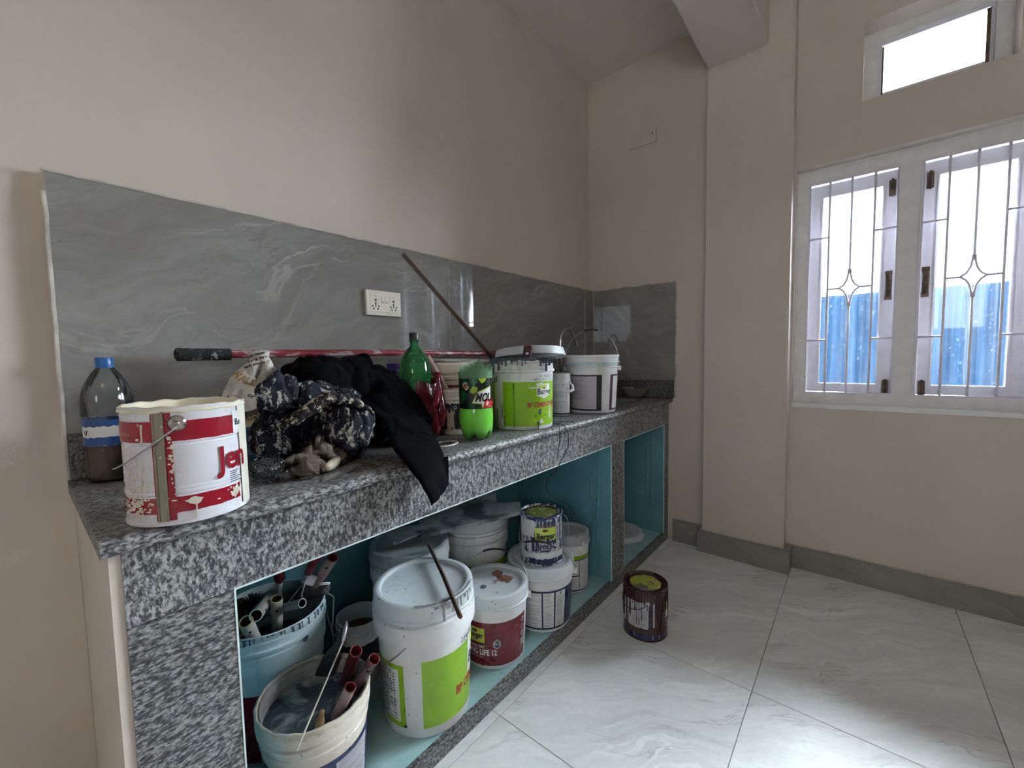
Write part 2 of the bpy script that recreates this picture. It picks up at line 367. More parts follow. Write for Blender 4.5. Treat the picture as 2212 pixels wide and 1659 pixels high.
wb = struct(box(XB, XB + 0.3, -0.72, 0.08, -.05, H + .05).build('wall_back', M['plaster']), 'narrow beige end wall above the sink end of the counter', 'wall')
tiles_on(wb, [(-0.553, 0.0)], 0.985, 1.576, 'x', XB - 0.004)
g = MB(); pts = []; y = 0
while y > -0.556: pts.append((XB - 0.005, y, 1.577 + random.uniform(-.003, .003))); y -= 0.03
g.tube(pts, 0.004, 6); pts = []; z = 0.88
while z < 1.58: pts.append((XB - 0.004, -0.555 + random.uniform(-.0025, .0025), z)); z += 0.03
g.tube(pts, 0.004, 6); g.build('grout_edge', M['grout'], wb)
# pillar and beam
def rounded(x0, x1, y0, y1, z0, z1, r=0.008):
    m = MB(); me = box(x0, x1, y0, y1, z0, z1).mesh('r', True); b = bmesh.new(); b.from_mesh(me)
    bmesh.ops.bevel(b, geom=list(b.edges), offset=r, segments=3, affect='EDGES'); me2 = me; b.to_mesh(me2); b.free(); return me2
struct(link('pillar', rounded(-0.010, 0.4, -1.121, -0.718, -0.05, H + .05), M['plaster']), 'square beige pillar between the end wall and the windows', 'pillar')
struct(link('ceiling_beam', rounded(XR - .05, 0.1, -1.008, -0.726, 2.678, H + .05), M['ceiling']), 'ceiling beam running into the top of the pillar', 'beam')
struct(box(XR - .1, 0.6, YF - .1, 0.2, H, H + 0.1).build('ceiling', M['ceiling']), 'plain plastered ceiling', 'ceiling')
# window wall with its two openings
W0, W1, WZ0, WZ1 = -2.50, -1.131, 0.878, 2.062
V0, V1, VZ0, VZ1 = -1.853, -1.378, 2.302, 2.650
def wallholes(x0, x1, ya, yb, holes, name, z0=-.05, z1=H + .05):
    ys = sorted({ya, yb} | {h[0] for h in holes} | {h[1] for h in holes}); zs = sorted({z0, z1} | {h[2] for h in holes} | {h[3] for h in holes})
    m = MB()
    inh = lambda y, z: any(h[0] < y < h[1] and h[2] < z < h[3] for h in holes)
    for i in range(len(ys) - 1):
        for j in range(len(zs) - 1):
            yc, zc = (ys[i] + ys[i + 1]) / 2, (zs[j] + zs[j + 1]) / 2
            if inh(yc, zc): continue
            q = [(ys[i], zs[j]), (ys[i + 1], zs[j]), (ys[i + 1], zs[j + 1]), (ys[i], zs[j + 1])]
            m.add([(x0, a, c) for a, c in q], [(0, 3, 2, 1)]); m.add([(x1, a, c) for a, c in q], [(0, 1, 2, 3)])
    for h in holes + [(ya, yb, z0, z1)]:
        q = [(h[0], h[2]), (h[1], h[2]), (h[1], h[3]), (h[0], h[3])]
        for k in range(4):
            a, c = q[k], q[(k + 1) % 4]; m.add([(x0, *a), (x1, *a), (x1, *c), (x0, *c)], [(0, 1, 2, 3)])
    return m
struct(wallholes(XW, XW + 0.175, YF, -1.10, [(W0, W1, WZ0, WZ1), (V0, V1, VZ0, VZ1)], 'w').build('wall_right', M['plaster']), 'beige wall with the barred window and the small vent window', 'wall')
struct(wallholes(XR - 0.2, XR, YF, 0.2, [(-2.55, -1.75, 1.40, 2.05)], 'w').build('wall_front', M['plaster']), 'beige wall behind the camera with an added opening for fill light', 'wall')  # unseen wall; its opening is added to let fill light in
struct(box(XR - .1, 0.5, YF - 0.15, YF, -.05, H + .05).build('wall_side', M['plaster']), 'plain beige wall on the far side of the room', 'wall')
# skirting
def skirt(name, x0, x1, y0, y1, label, h=0.12):
    o = box(x0, x1, y0, y1, 0.0, h).build(name, M['skirt'], bevel=0.001); struct(o, label, 'skirting'); return o
o = skirt('baseboard_back', XB - 0.014, XB, -0.718, -0.545, 'short grey tile skirting between the counter and the pillar', 0.135)
o = skirt('baseboard_pillar', -0.034, -0.010, -1.1505, -0.7, 'grey tile skirting round the foot of the pillar', 0.122)
MB().box(-0.010, XW - 0.004, -1.1505, -1.1225, 0.001, 0.1215).build('return_tile', M['skirt'], o, bevel=0.001)
MB().tube([(-0.012, -0.71, 0.124), (-0.012, -0.85, 0.122), (-0.012, -1.0, 0.125), (-0.012, -1.12, 0.122)], 0.004, 6).build('grout_edge', M['grout'], o)
o = skirt('baseboard_right', XW - 0.012, XW, YF, -1.151, 'grey tile skirting under the windows', 0.119)
pts = [(XW - 0.003, -1.15 - 0.05 * i, 0.121 + random.uniform(-.002, .002)) for i in range(48)]
MB().tube(pts, 0.004, 6).build('grout_edge', M['grout'], o)
skirt('baseboard_left', XR, -2.453, YW - 0.012, YW, 'grey tile skirting at the foot of the long wall beyond the counter', 0.12)
# ------------------------------------------------------------------ windows
glass = NT('dusty_glass'); v = glass.coord()
tr = glass.N('ShaderNodeBsdfTransparent'); tr.inputs[0].default_value = (0.93, 0.96, 0.97, 1); gl = glass.N('ShaderNodeBsdfGlossy'); gl.inputs['Roughness'].default_value = 0.03
tl = glass.N('ShaderNodeBsdfTranslucent'); tl.inputs[0].default_value = (0.8, 0.85, 0.9, 1)
lw = glass.N('ShaderNodeFresnel'); lw.inputs[0].default_value = 1.4
m1 = glass.N('ShaderNodeMixShader'); glass.L(lw.outputs[0], m1.inputs[0]); glass.L(tr.outputs[0], m1.inputs[1]); glass.L(gl.outputs[0], m1.inputs[2])
sp = glass.math('MULTIPLY', glass.fr(glass.noise(v, 70, 6, 0.8, 1.2), 0.60, 0.68), 0.055)
dm = glass.math('ADD', sp, glass.math('MULTIPLY', glass.fr(glass.noise(glass.coord((1, 6, 0.4)), 6, 4), 0.35, 0.7), 0.005))
m2 = glass.N('ShaderNodeMixShader'); glass.L(dm, m2.inputs[0]); glass.L(m1.outputs[0], m2.inputs[1]); glass.L(tl.outputs[0], m2.inputs[2]); glass.L(m2.outputs[0], glass.out.inputs['Surface'])
M['glass'] = glass.m
def ring(y0, y1, z0, z1, wd, x0, x1, wt=None, wb_=None):   # rectangular frame in the yz plane
    m = MB(); wt = wd if wt is None else wt; wb_ = wd if wb_ is None else wb_
    m.box(x0, x1, y0, y0 + wd, z0, z1); m.box(x0, x1, y1 - wd, y1, z0, z1)
    m.box(x0, x1, y0 + wd, y1 - wd, z0, z0 + wb_); m.box(x0, x1, y0 + wd, y1 - wd, z1 - wt, z1); return m
win = D.objects.new('window_1', None); COL.objects.link(win); win.location = (0.146, -1.8, 0.9)
struct(win, 'white wooden window of barred casements above the sill', 'window')
def rel(m, o):     # world-space builder to local of an unrotated parent
    l = o.location; m.v = [(a - l.x, b_ - l.y, c - l.z) for a, b_, c in m.v]; return m
WF = 0.150
CAS = [(-1.522, -1.180), (-1.938, -1.596), (-2.354, -2.012)]
fr_ = MB()
fr_.box(WF, WF + 0.09, -1.180, W1, WZ0, WZ1)
for a, b_ in ((-1.596, -1.522), (-2.012, -1.938), (W0, -2.354)): fr_.box(WF, WF + 0.09, a, b_, WZ0, WZ1)
for a, b_ in CAS: fr_.box(WF, WF + 0.09, a, b_, WZ0, 0.932); fr_.box(WF, WF + 0.09, a, b_, 1.990, WZ1)
rel(fr_, win).build('frame', M['frame_w'], win)
bd = MB()
for a, b_ in CAS:
    q = ring(a - .004, b_ + .004, 0.929, 1.993, 0.007, WF - 0.006, WF + 0.002); bd.add(q.v, q.f)
rel(bd, win).build('bead', M['wood_w'], win)
for k, (a, b_) in enumerate(CAS):
    flip = -1 if k == 0 else 1
    cs = rel(ring(a + 0.004, b_ - 0.004, 0.936, 1.986, 0.052, WF + 0.030, WF + 0.065, 0.062, 0.042), win).build('casement', M['wood_w'], win)
    rel(ring(a + 0.053, b_ - 0.053, 0.975, 1.927, 0.006, WF + 0.024, WF + 0.034), win).build('glazing_bead', M['wood_w'], cs)
    rel(box(WF + 0.047, WF + 0.050, a + 0.05, b_ - 0.05, 0.97, 1.93), win).build('pane', M['glass'], cs)
    ys = a + 0.026 if k == 0 else b_ - 0.026
    hd = MB(); hd.box(WF + 0.018, WF + 0.03, ys - 0.013, ys + 0.013, 1.385, 1.405); hd.box(WF + 0.018, WF + 0.03, ys - 0.013, ys + 0.013, 1.50, 1.52)
    hd.tube([(WF + 0.02, ys, 1.40), (WF + 0.002, ys, 1.43), (WF + 0.0, ys, 1.475), (WF + 0.02, ys, 1.505)], 0.012, 8, ry=0.005, up=(0, 1, 0))
    rel(hd, win).build('handle', M['hinge'], cs)
    for zz in (1.905, 0.965):
        hg = MB(); hg.box(WF + 0.022, WF + 0.031, ys - 0.014, ys + 0.010, zz - 0.035, zz + 0.035); hg.tube([(WF + 0.018, ys - .002, zz - 0.04), (WF + 0.018, ys - .002, zz + 0.04)], 0.005, 8)
        hg.box(WF + 0.014, WF + 0.024, ys - 0.008, ys + 0.006, zz - 0.008, zz + 0.012)
        rel(hg, win).build('bolt', M['hinge'], cs)
    # iron grille
    gr = MB(); X = WF - 0.001; rr = 0.0052; bay = (b_ - a) / 4; ym = (a + b_) / 2; zc = 1.457
    rect = [(X, a + .003, 0.935), (X, b_ - .003, 0.935), (X, b_ - .003, 1.987), (X, a + .003, 1.987), (X, a + .003, 0.935)]
    gr.tube(rect, rr, 6)
    for s_ in (-1, 1): gr.tube([(X, ym + s_ * bay, 0.935), (X, ym + s_ * bay, 1.987)], rr, 6)
    gr.tube([(X, ym, 0.935), (X, ym, zc - 0.088)], rr, 6); gr.tube([(X, ym, zc + 0.088), (X, ym, 1.987)], rr, 6)
    for s_ in (-1, 1):
        gr.tube([(X, ym + s_ * bay, zc), (X, ym + s_ * 0.038, zc)], rr, 6)
        for q in (-1, 1):
            gr.tube([(X, ym + s_ * 0.040, zc), (X, ym + s_ * 0.022, zc + q * 0.014), (X, ym + s_ * 0.010, zc + q * 0.038), (X, ym + s_ * 0.005, zc + q * 0.065), (X, ym + s_ * 0.0035, zc + q * 0.090)], rr * .9, 6)
            gr.tube([(X, ym + s_ * bay, 1.459 + q * 0.257), (X, ym + s_ * 2 * bay, 1.459 + q * 0.257)], rr, 6)
    rel(gr, win).build('grille', M['grille'], win, smooth=True)
sill = box(XW - 0.012, WF, W0, W1 - 0.001, 0.858, 0.8785).build('window_sill', M['frame_w'], bevel=0.003); struct(sill, 'thin white sill under the barred window', 'sill')
vw = D.objects.new('window_2', None); COL.objects.link(vw); vw.location = (0.25, -1.6, 2.3); struct(vw, 'small high vent window set deep in the wall', 'window')
rel(ring(V0, V1, VZ0, VZ1, 0.052, 0.200, 0.258), vw).build('frame', M['frame_w'], vw)
sh = rel(ring(V0 + .052, V1 - .052, VZ0 + .052, VZ1 - .052, 0.014, 0.214, 0.245), vw).build('sash', M['wood_w'], vw)
rel(box(0.230, 0.233, V0 + .06, V1 - .06, VZ0 + .06, VZ1 - .06), vw).build('pane', thin('clear_glass', (0.95, 0.97, 0.98, 1), 0.03), sh)
rel(box(0.203, 0.224, V0 + .066, V0 + .078, VZ0 + .054, VZ1 - .075), vw).build('stay_bar', M['hinge'], sh)
rel(box(0.209, 0.224, V1 - .072, V1 - .066, VZ0 + .054, VZ1 - .075), vw).build('stay_bar', M['hinge'], sh)
# outside: ground and a blue corrugated metal fence
t = NT('blue_sheet_metal'); v = t.coord(); n = t.noise(v, 3, 5); t.base(t.mix(t.fr(n, 0.3, 0.7), (0.003, 0.016, 0.042, 1), (0.005, 0.024, 0.058, 1))); t.rough(0.75); t.b.inputs['Specular IOR Level'].default_value = .15; M['sheet'] = t.m
m = MB(); ny = 700; y0 = -9.0; dy = 14.0 / ny; vs = []; fs = []
for i in range(ny + 1):
    y = y0 + i * dy; c = math.sin(y * 2 * math.pi / 0.13); x = 2.3 + 0.022 * max(-0.7, min(0.7, c))
    top = 1.655 + 0.012 * math.sin(int(y / 0.8) * 7.1)
    for dx in (0, 0.004): vs += [(x + dx, y, -0.3), (x + dx, y, top)]
for i in range(ny):
    k = 4 * i; fs += [(k, k + 1, k + 5, k + 4), (k + 2, k + 6, k + 7, k + 3), (k + 1, k + 3, k + 7, k + 5)]
tag(m.add(vs, fs).build('sheet_fence', M['sheet'], merge=False), 'blue corrugated sheet fence standing outside the window', 'fence')
struct(box(0.6, 14, -14, 10, -0.4, -0.3).build('ground', flat('outside_soil', (0.16, 0.16, 0.15, 1), 0.9)), 'ground outside the window', 'ground')
struct(box(-14, XR - .2, -14, 10, -0.3, -0.2).build('ground_rear', flat('outside_yard', (0.42, 0.39, 0.34, 1), 0.9)), 'yard outside the added opening behind the camera', 'ground')  # ground beyond the added rear opening
# ------------------------------------------------------------------ counter
kc = thing('kitchen_counter', 'masonry kitchen counter faced in speckled granite with teal painted open cupboards', 'counter', (-2.43, -0.513, 0))
def lk(m): return rel(m, kc)
YC = -0.513; ZS = 0.055; ZO = 0.722; CB = 0.062
pn = MB()
lk(box(-2.43, -1.142, YC, YC + .018, ZO, 0.852)).build('granite_panel', M['gran_v'], kc, bevel=0.0008)
lk(box(-1.1405, XB, YC, YC + .018, ZO, 0.852)).build('granite_panel', M['gran_v'], kc, bevel=0.0008)
lk(box(-2.43, -2.280, YC, YC + .018, 0.0, ZO - .0015)).build('granite_panel', M['gran_leg'], kc, bevel=0.0008)
lk(box(-0.737, -0.600, YC, YC + .018, 0.056, ZO - .0015)).build('granite_panel', M['gran_v'], kc, bevel=0.0008)
lk(box(-0.042, XB, YC, YC + .018, 0.056, 0.46)).build('granite_panel', M['gran_leg'], kc, bevel=0.0008)
lk(box(-0.042, XB, YC, YC + .018, 0.4615, ZO - .0015)).build('granite_panel', M['gran_v'], kc, bevel=0.0008)
lk(box(-2.2795, -1.62, YC, YC + .018, 0.0, 0.0545)).build('granite_panel', M['gran_leg'], kc, bevel=0.0008)
lk(box(-1.6185, -0.62, YC, YC + .018, 0.0, 0.0545)).build('granite_panel', M['gran_leg'], kc, bevel=0.0008)
lk(box(-0.6185, XB, YC, YC + .018, 0.0, 0.0545)).build('granite_panel', M['gran_leg'], kc, bevel=0.0008)
lk(box(-2.445, -2.430, YC + .004, YW, 0.0, 0.851)).build('end_plaster', M['plaster'], kc)
lk(box(-2.452, -2.445, YC + .01, YW, 0.0, 0.115)).build('end_skirting', M['skirt'], kc)
Y1 = YC + .0182
lk(box(-2.43, -2.2825, Y1, CB, 0, 0.851)).build('side_pier', M['teal'], kc)
lk(box(-0.737, -0.600, Y1, CB, 0.0, 0.851)).build('divider', M['teal'], kc, bevel=0.004)
lk(box(-0.042, XB, Y1, CB, 0, 0.851)).build('side_pier', M['teal'], kc)
lk(box(-2.43, XB, CB, CB + .012, 0.0, 0.851)).build('back_lining', M['teal'], kc)
lk(box(-2.285, -0.04, Y1, CB, 0.78, 0.851)).build('top_lining', M['teal'], kc)
lk(box(-2.285, -0.04, Y1 - .002, CB, 0, ZS)).build('cupboard_floor', M['tealf'], kc)
e = MB()
for a, b_ in ((-2.280, -0.737), (-0.600, -0.042)):
    e.box(a - .0015, b_ + .0015, YC - .0012, YC + .004, ZO - .0022, ZO + .0012)
    e.box(a - .0022, a + .0010, YC - .0012, YC + .004, ZS + .003, ZO - .0022); e.box(b_ - .0010, b_ + .0015, YC - .0012, YC + .004, ZS + .003, ZO - .0022)
    lk(box(b_ - .0014, b_ + .001, YC + .0042, YC + .0185, ZS, ZO - .001)).build('painted_edge', M['teal'], kc)
lk(e).build('pale_edge', M['edge'], kc)
# lumpy plaster runs in the corner of the cupboards
for xx in (-0.742, -0.047):
    m = MB(); random.seed(int(abs(xx) * 100))
    for k in range(2):
        pts = []; z = 0.10 + .2 * k; yy = YC + 0.07 + 0.035 * k
        while z < 0.70 - .1 * k: pts.append((xx + 0.002, yy + random.uniform(-.005, .005), z)); z += 0.03
        m.tube(pts, [0.002 + random.random() * 0.0035 for _ in pts], 6, ry=[0.004 + random.random() * .004 for _ in pts])
    lk(m).build('plaster_run', M['teal'], kc, smooth=True)
# worktop
wt = thing('worktop', 'long polished speckled granite worktop with rounded front edge and upstand', 'worktop', (-2.455, -0.54, 0.851))
ZT = 0.879
def slab():
    m = MB(); xs = [-2.455, -0.415, -0.105, XB]; ys = [-0.527, -0.405, -0.135, 0.0]
    for i in range(3):
        for j in range(3):
            if i == 1 and j == 1: continue
            a, b_, c, d = xs[i], xs[i + 1], ys[j], ys[j + 1]
            m.add([(a, c, ZT), (b_, c, ZT), (b_, d, ZT), (a, d, ZT)], [(0, 1, 2, 3)]); m.add([(a, c, .851), (b_, c, .851), (b_, d, .851), (a, d, .851)], [(0, 3, 2, 1)])
    for (a, c), (b_, d) in (((-.415, -.405), (-.105, -.405)), ((-.105, -.405), (-.105, -.135)), ((-.105, -.135), (-.415, -.135)), ((-.415, -.135), (-.415, -.405)), ((-2.455, 0), (-2.455, -.527)), ((XB, -.527), (XB, 0)), ((XB, 0), (-2.455, 0))):
        m.add([(a, c, .851), (b_, d, .851), (b_, d, ZT), (a, c, ZT)], [(0, 1, 2, 3)])
    n = 8; pr = [(-0.527 - 0.0135 * math.sin(math.pi * k / n) , 0.865 + 0.014 * math.cos(math.pi * k / n)) for k in range(n + 1)]
    N_ = 60; vs = []; fs = []
    for i in range(N_ + 1):
        x = -2.455 + (XB + 2.455) * i / N_
        for y, z in pr: vs.append((x, y + (0.0012 * math.sin(x * 31) + .0008 * math.sin(x * 77)) * (y < -.53), z))
    for i in range(N_):
        for k in range(n): fs.append((i * (n + 1) + k, i * (n + 1) + k + 1, (i + 1) * (n + 1) + k + 1, (i + 1) * (n + 1) + k))
    fs.append(tuple(range(n + 1))); fs.append(tuple(N_ * (n + 1) + k for k in range(n + 1))[::-1])
    return m.add(vs, fs)
rel(slab(), wt).build('slab', M['gran_top'], wt, auto=35)
rel(box(-2.449, XB - .0005, -0.019, 0.0040, ZT + .0005, 0.984), wt).build('upstand', M['gran_dark'], wt, bevel=0.002)
rel(box(XB - .019, XB - .0005, -0.545, -0.02, ZT + .0005, 0.984), wt).build('upstand', M['gran_dark'], wt, bevel=0.002)
m = MB(); random.seed(8)
for cx, cy, rx, ry in ((-2.42, -.52, .03, .018), (-2.36, -.525, .05, .012), (-1.98, -.47, .09, .03), (-1.92, -.44, .06, .03)):
    vs = [(cx, cy, ZT + .0006)]; n = 22
    for i in range(n):
        a = 2 * math.pi * i / n; q = random.uniform(.6, 1.05); vs.append((cx + rx * q * math.cos(a), cy + ry * q * math.sin(a), ZT + .0006))
    m.add(vs, [(0, 1 + i, 1 + (i + 1) % n) for i in range(n)])
t = NT('brown_residue'); t.base((0.14, 0.075, 0.05, 1)); t.rough(0.5)
tb = t.N('ShaderNodeBsdfTransparent'); mm = t.N('ShaderNodeMixShader'); t.L(t.math('MULTIPLY', t.fr(t.noise(t.coord(), 30, 6, .7), .4, .6), 0.75), mm.inputs[0]); t.L(tb.outputs[0], mm.inputs[1]); t.L(t.b.outputs[0], mm.inputs[2]); t.L(mm.outputs[0], t.out.inputs['Surface'])
rel(m, wt).build('brown_stain', t.m, wt, merge=False, kind='stuff')
# sink and tap
sk = thing('sink', 'dark stainless steel sink bowl let into the far end of the granite worktop', 'sink', (-0.26, -0.27, 0.855))
m = MB(); x0, x1, y0, y1 = -.414, -.106, -.404, -.136
m.box(x0, x1, y0, y1, 0.784, 0.786)
for q in ((x0, x0 + .003, y0, y1), (x1 - .003, x1, y0, y1), (x0, x1, y0, y0 + .003), (x0, x1, y1 - .003, y1)): m.box(*q, 0.784, 0.874)
rel(m, sk).build('basin', M['steel'], sk, merge=False)
rel(MB().lathe([(0.022, .7872), (0.022, .789), (0.008, .7885), (.0, .7885)], 20, -.26, -.27), sk).build('drain', M['chrome'], sk)
tp = thing('tap', 'chrome swan-neck tap standing behind the white pail by the wall', 'tap', (-0.50, -0.08, ZT + .0005))
m = MB().lathe([(0, 0), (0.024, 0), (0.024, 0.006), (0.013, 0.012), (0.012, 0.06), (0.0, 0.06)], 20); m.build('base', M['chrome'], tp, auto=40)
ctr = []
for k in range(13):
    a = math.pi * (1 - k / 12 * 0.80); ctr.append((0.075 + 0.075 * math.cos(a), 0, 0.355 + 0.065 * math.sin(a)))
pts = [(0, 0, 0.05), (0, 0, 0.30)] + ctr; lx, _, lz = ctr[-1]
MB().tube(pts + [(lx + .03, 0, lz - .045)], 0.0085, 12).build('spout', M['chrome'], tp, smooth=True)
MB().tube([(lx + .022, 0, lz - .033), (lx + .040, 0, lz - .060)], 0.0115, 14).build('aerator', M['chrome'], tp, auto=40)
bw = thing('steel_bowl', 'small grey steel bowl resting beyond the sink against the end wall upstand', 'bowl', (-0.035, -0.336, ZT + .001))
bw.location.x = -0.055
MB().lathe([(0, 0), (0.04, 0), (0.062, 0.02), (0.076, 0.048), (0.082, 0.058), (0.0835, 0.06), (0.082, 0.0615), (0.079, 0.060), (0.072, 0.047), (0.058, 0.021), (0.038, 0.003), (0, 0.0025)], 40).build('bowl', M['steel'], bw, auto=50)

# ------------------------------------------------------------------ wrapping flat shapes and lettering round a pail
def wrapme(name, verts, faces, Rf, a0, z0, off, m, parent, cut=0.012, label=None, thick=0):
    b = bmesh.new(); vs = [b.verts.new((x, y, 0)) for x, y in verts]
    for f in faces:
        try: b.faces.new([vs[i] for i in f])
        except ValueError: pass
    bmesh.ops.triangulate(b, faces=b.faces)
    for _ in range(6):
        es = [e for e in b.edges if abs(e.verts[0].co.x - e.verts[1].co.x) > cut]
        if not es: break
        bmesh.ops.subdivide_edges(b, edges=es, cuts=1); bmesh.ops.triangulate(b, faces=[f for f in b.faces if len(f.verts) > 3])
    for v_ in b.verts:
        r_ = Rf(z0 + v_.co.y) + off; a = R(a0) + v_.co.x / r_
        v_.co = Vector((r_ * math.cos(a), r_ * math.sin(a), z0 + v_.co.y))
    bmesh.ops.recalc_face_normals(b, faces=b.faces)
    me = D.meshes.new(name); b.to_mesh(me); b.free()
    return link(name, me, m, parent, label=label)
def textmesh(s, size, bold=0.0, shear=0.0, sx=1.0, align='LEFT'):
    c = D.curves.new('t', 'FONT'); c.body = s; c.size = size; c.offset = bold; c.shear = shear; c.align_x = align; c.resolution_u = 3
    o = D.objects.new('t', c); COL.objects.link(o); bpy.context.view_layer.update()
    me = D.meshes.new_from_object(o.evaluated_get(bpy.context.evaluated_depsgraph_get()))
    vs = [(v_.co.x * sx, v_.co.y) for v_ in me.vertices]; fs = [tuple(p.vertices) for p in me.polygons]
    D.objects.remove(o); D.curves.remove(c); D.meshes.remove(me); return vs, fs
def ctext(s, size, Rf, a, z, m, parent, bold=0.0, shear=0, sx=1.0, off=0.0011, name='lettering', align='LEFT'):
    vs, fs = textmesh(s, size, bold, shear, sx, align); return wrapme(name, vs, fs, Rf, a, z, off, m, parent, 0.006)
def cpatch(Rf, a0, a1, z0, z1, m, parent, name='label_panel', off=0.0005, jag=0.0, seed=1):
    na = max(2, int(abs(a1 - a0) / 5)); rnd = random.Random(seed); nz = 4
    vs = []; fs = []
    for j in range(nz + 1):
        for i in range(na + 1):
            zz = z0 + (z1 - z0) * j / nz; aa = a0 + (a1 - a0) * i / na
            if jag and j in (0, nz): zz += rnd.uniform(-jag, jag)
            if jag and i in (0, na): aa += rnd.uniform(-jag, jag) * 400
            r_ = Rf(zz) + off; vs.append((r_ * math.cos(R(aa)), r_ * math.sin(R(aa)), zz))
    for j in range(nz):
        for i in range(na): k = j * (na + 1) + i; fs.append((k, k + 1, k + na + 2, k + na + 1))
    return MB().add(vs, fs).build(name, m, parent, smooth=True, merge=False)
def cpoly(pts, Rf, m, parent, name='label_shape', off=0.0008):   # pts in (degrees, z)
    r0 = Rf(pts[0][1]); a0 = pts[0][0]
    return wrapme(name, [(R(a - a0) * r0, z) for a, z in pts], [tuple(range(len(pts)))], Rf, a0, 0, off, m, parent, 0.008)
def clines(Rf, a0, a1, z0, z1, m, parent, step=0.006, h=0.0016, off=0.0009, seed=0, gap=0.12, name='fine_print'):
    rnd = random.Random(seed); b = MB(); z = z1
    while z > z0:
        if rnd.random() > gap:
            e_ = a1 - (a1 - a0) * (rnd.random() ** 2) * 0.45; n = max(2, int((e_ - a0) / 6)); vs = []
            for i in range(n + 1):
                a = R(a0 + (e_ - a0) * i / n)
                for zz in (z - h, z): r_ = Rf(zz) + off; vs.append((r_ * math.cos(a), r_ * math.sin(a), zz))
            b.add(vs, [(2 * i, 2 * i + 2, 2 * i + 3, 2 * i + 1) for i in range(n)])
        z -= step
    return b.build(name, m, parent, merge=False, kind='stuff')
def cdrips(Rf, spec, m, parent, off=0.0012, name='paint_drips', seed=0):   # spec: (deg, ztop, length, width m)
    rnd = random.Random(seed); b = MB()
    for a, zt, ln, wd in spec:
        n = 7; vs = []
        for j in range(n + 1):
            f = j / n; zz = zt - ln * f; hw = wd / 2 * (1.5 - 1.0 * smoothstep(0, .3, f) + 0.35 * smoothstep(.75, .92, f)) * (1 if f < 1 else .4)
            for s_ in (-1, 0, 1):
                r_ = Rf(zz) + off * (1.7 if s_ == 0 else 0.4); aa = R(a) + s_ * hw / r_; vs.append((r_ * math.cos(aa), r_ * math.sin(aa), zz))
        b.add(vs, [(3 * j + k, 3 * j + k + 1, 3 * j + k + 4, 3 * j + k + 3) for j in range(n) for k in (0, 1)])
    return b.build(name, m, parent, smooth=True, merge=False, kind='stuff' if len(spec) > 1 else None)
def blotch(Rf, a, z, ra, rz, m, parent, seed=0, off=0.0013, name='paint_splash'):
    rnd = random.Random(seed); n = 18; r0 = Rf(z)
    return cpoly([(a + math.degrees(ra * rnd.uniform(.55, 1.1) * math.cos(2 * math.pi * i / n) / r0), z + rz * rnd.uniform(.55, 1.1) * math.sin(2 * math.pi * i / n)) for i in range(n)], Rf, m, parent, name, off)

# ------------------------------------------------------------------ pails and tins
CAM = Vector((-2.523, -1.3985))
def phi(x, y): return math.atan2(CAM.y - y, CAM.x - x)
def pail(name, label, cat, x, y, z0, h, rt, rb, body='white', lid=None, rings=None, group=None, seg=64, turn=0.0, flange=0.006, zf=0.72, open_fill=None, inner=None):
    """plastic pail: tapered wall, stepped collar near the top, optional snap-on lid. Angle 0 faces the camera."""
    rz_ = phi(x, y) + turn
    t_ = thing(name, label, cat, (x, y, z0 + .0005), rz_, group)
    hh = h - (0.008 if lid else 0.0); zc = h * zf
    rc = rb + (rt - rb) * zf - .002
    Rf = lambda z: rb + (rc - rb) * max(0, min(1, z / zc))
    pr = [(0, 0.004), (rb - .012, 0.004), (rb - .010, 0), (rb - .002, 0.001), (Rf(.004), .004), (Rf(zc), zc)]
    rg = rings or [(zf, .80, flange), (.86, .88, flange + .003)]
    for a, b_, e_ in rg:
        ra = rc + (rt - rc) * (a - zf) / (1 - zf + 1e-6) * .6
        pr += [(ra, h * a), (ra + e_, h * a + .002), (ra + e_, h * b_ - .001), (ra + .0005, h * b_ + .001)]
    rtop = rt - (.006 if lid else 0.0)
    pr += [(rtop - .003, hh - .012), (rtop, hh - .010), (rtop, hh - .002), (rtop - .002, hh)]
    th = 0.003
    pr += [(rtop - .005, hh - .001), (rtop - .006, hh - .012), (rc - th, zc), (rb - th - .001, 0.008), (0, 0.008)]
    MB().lathe(pr, seg).build('body', M[body], t_, auto=35)
    if lid:
        lz = h; lp = [(0, lz - .011), (rt - .026, lz - .011), (rt - .022, lz - .010), (rt - .0185, lz - .001), (rt - .016, lz), (rt - .006, lz), (rt - .001, lz - .003), (rt, lz - .008),
              (rt + .0015, lz - .040), (rt + .0035, lz - .042), (rt + .0035, lz - .047), (rt - .001, lz - .048), (rt - .004, lz - .046), (rt - .004, lz - .006), (rt - .02, lz - .0035), (rt - .024, lz - .0135), (0, lz - .0135)]
        lo = MB().lathe(lp, seg).build('lid', M[lid], t_, auto=40)
    if open_fill:
        fz, fm = open_fill; n = seg; r_ = rb + (rc - rb) * min(1, fz / zc) - th - .0005
        MB().disc(r_, fz, n).build('contents', M[fm] if isinstance(fm, str) else fm, t_)
    if inner:
        pass
    t_['_'] = 0; del t_['_']
    return t_, Rf
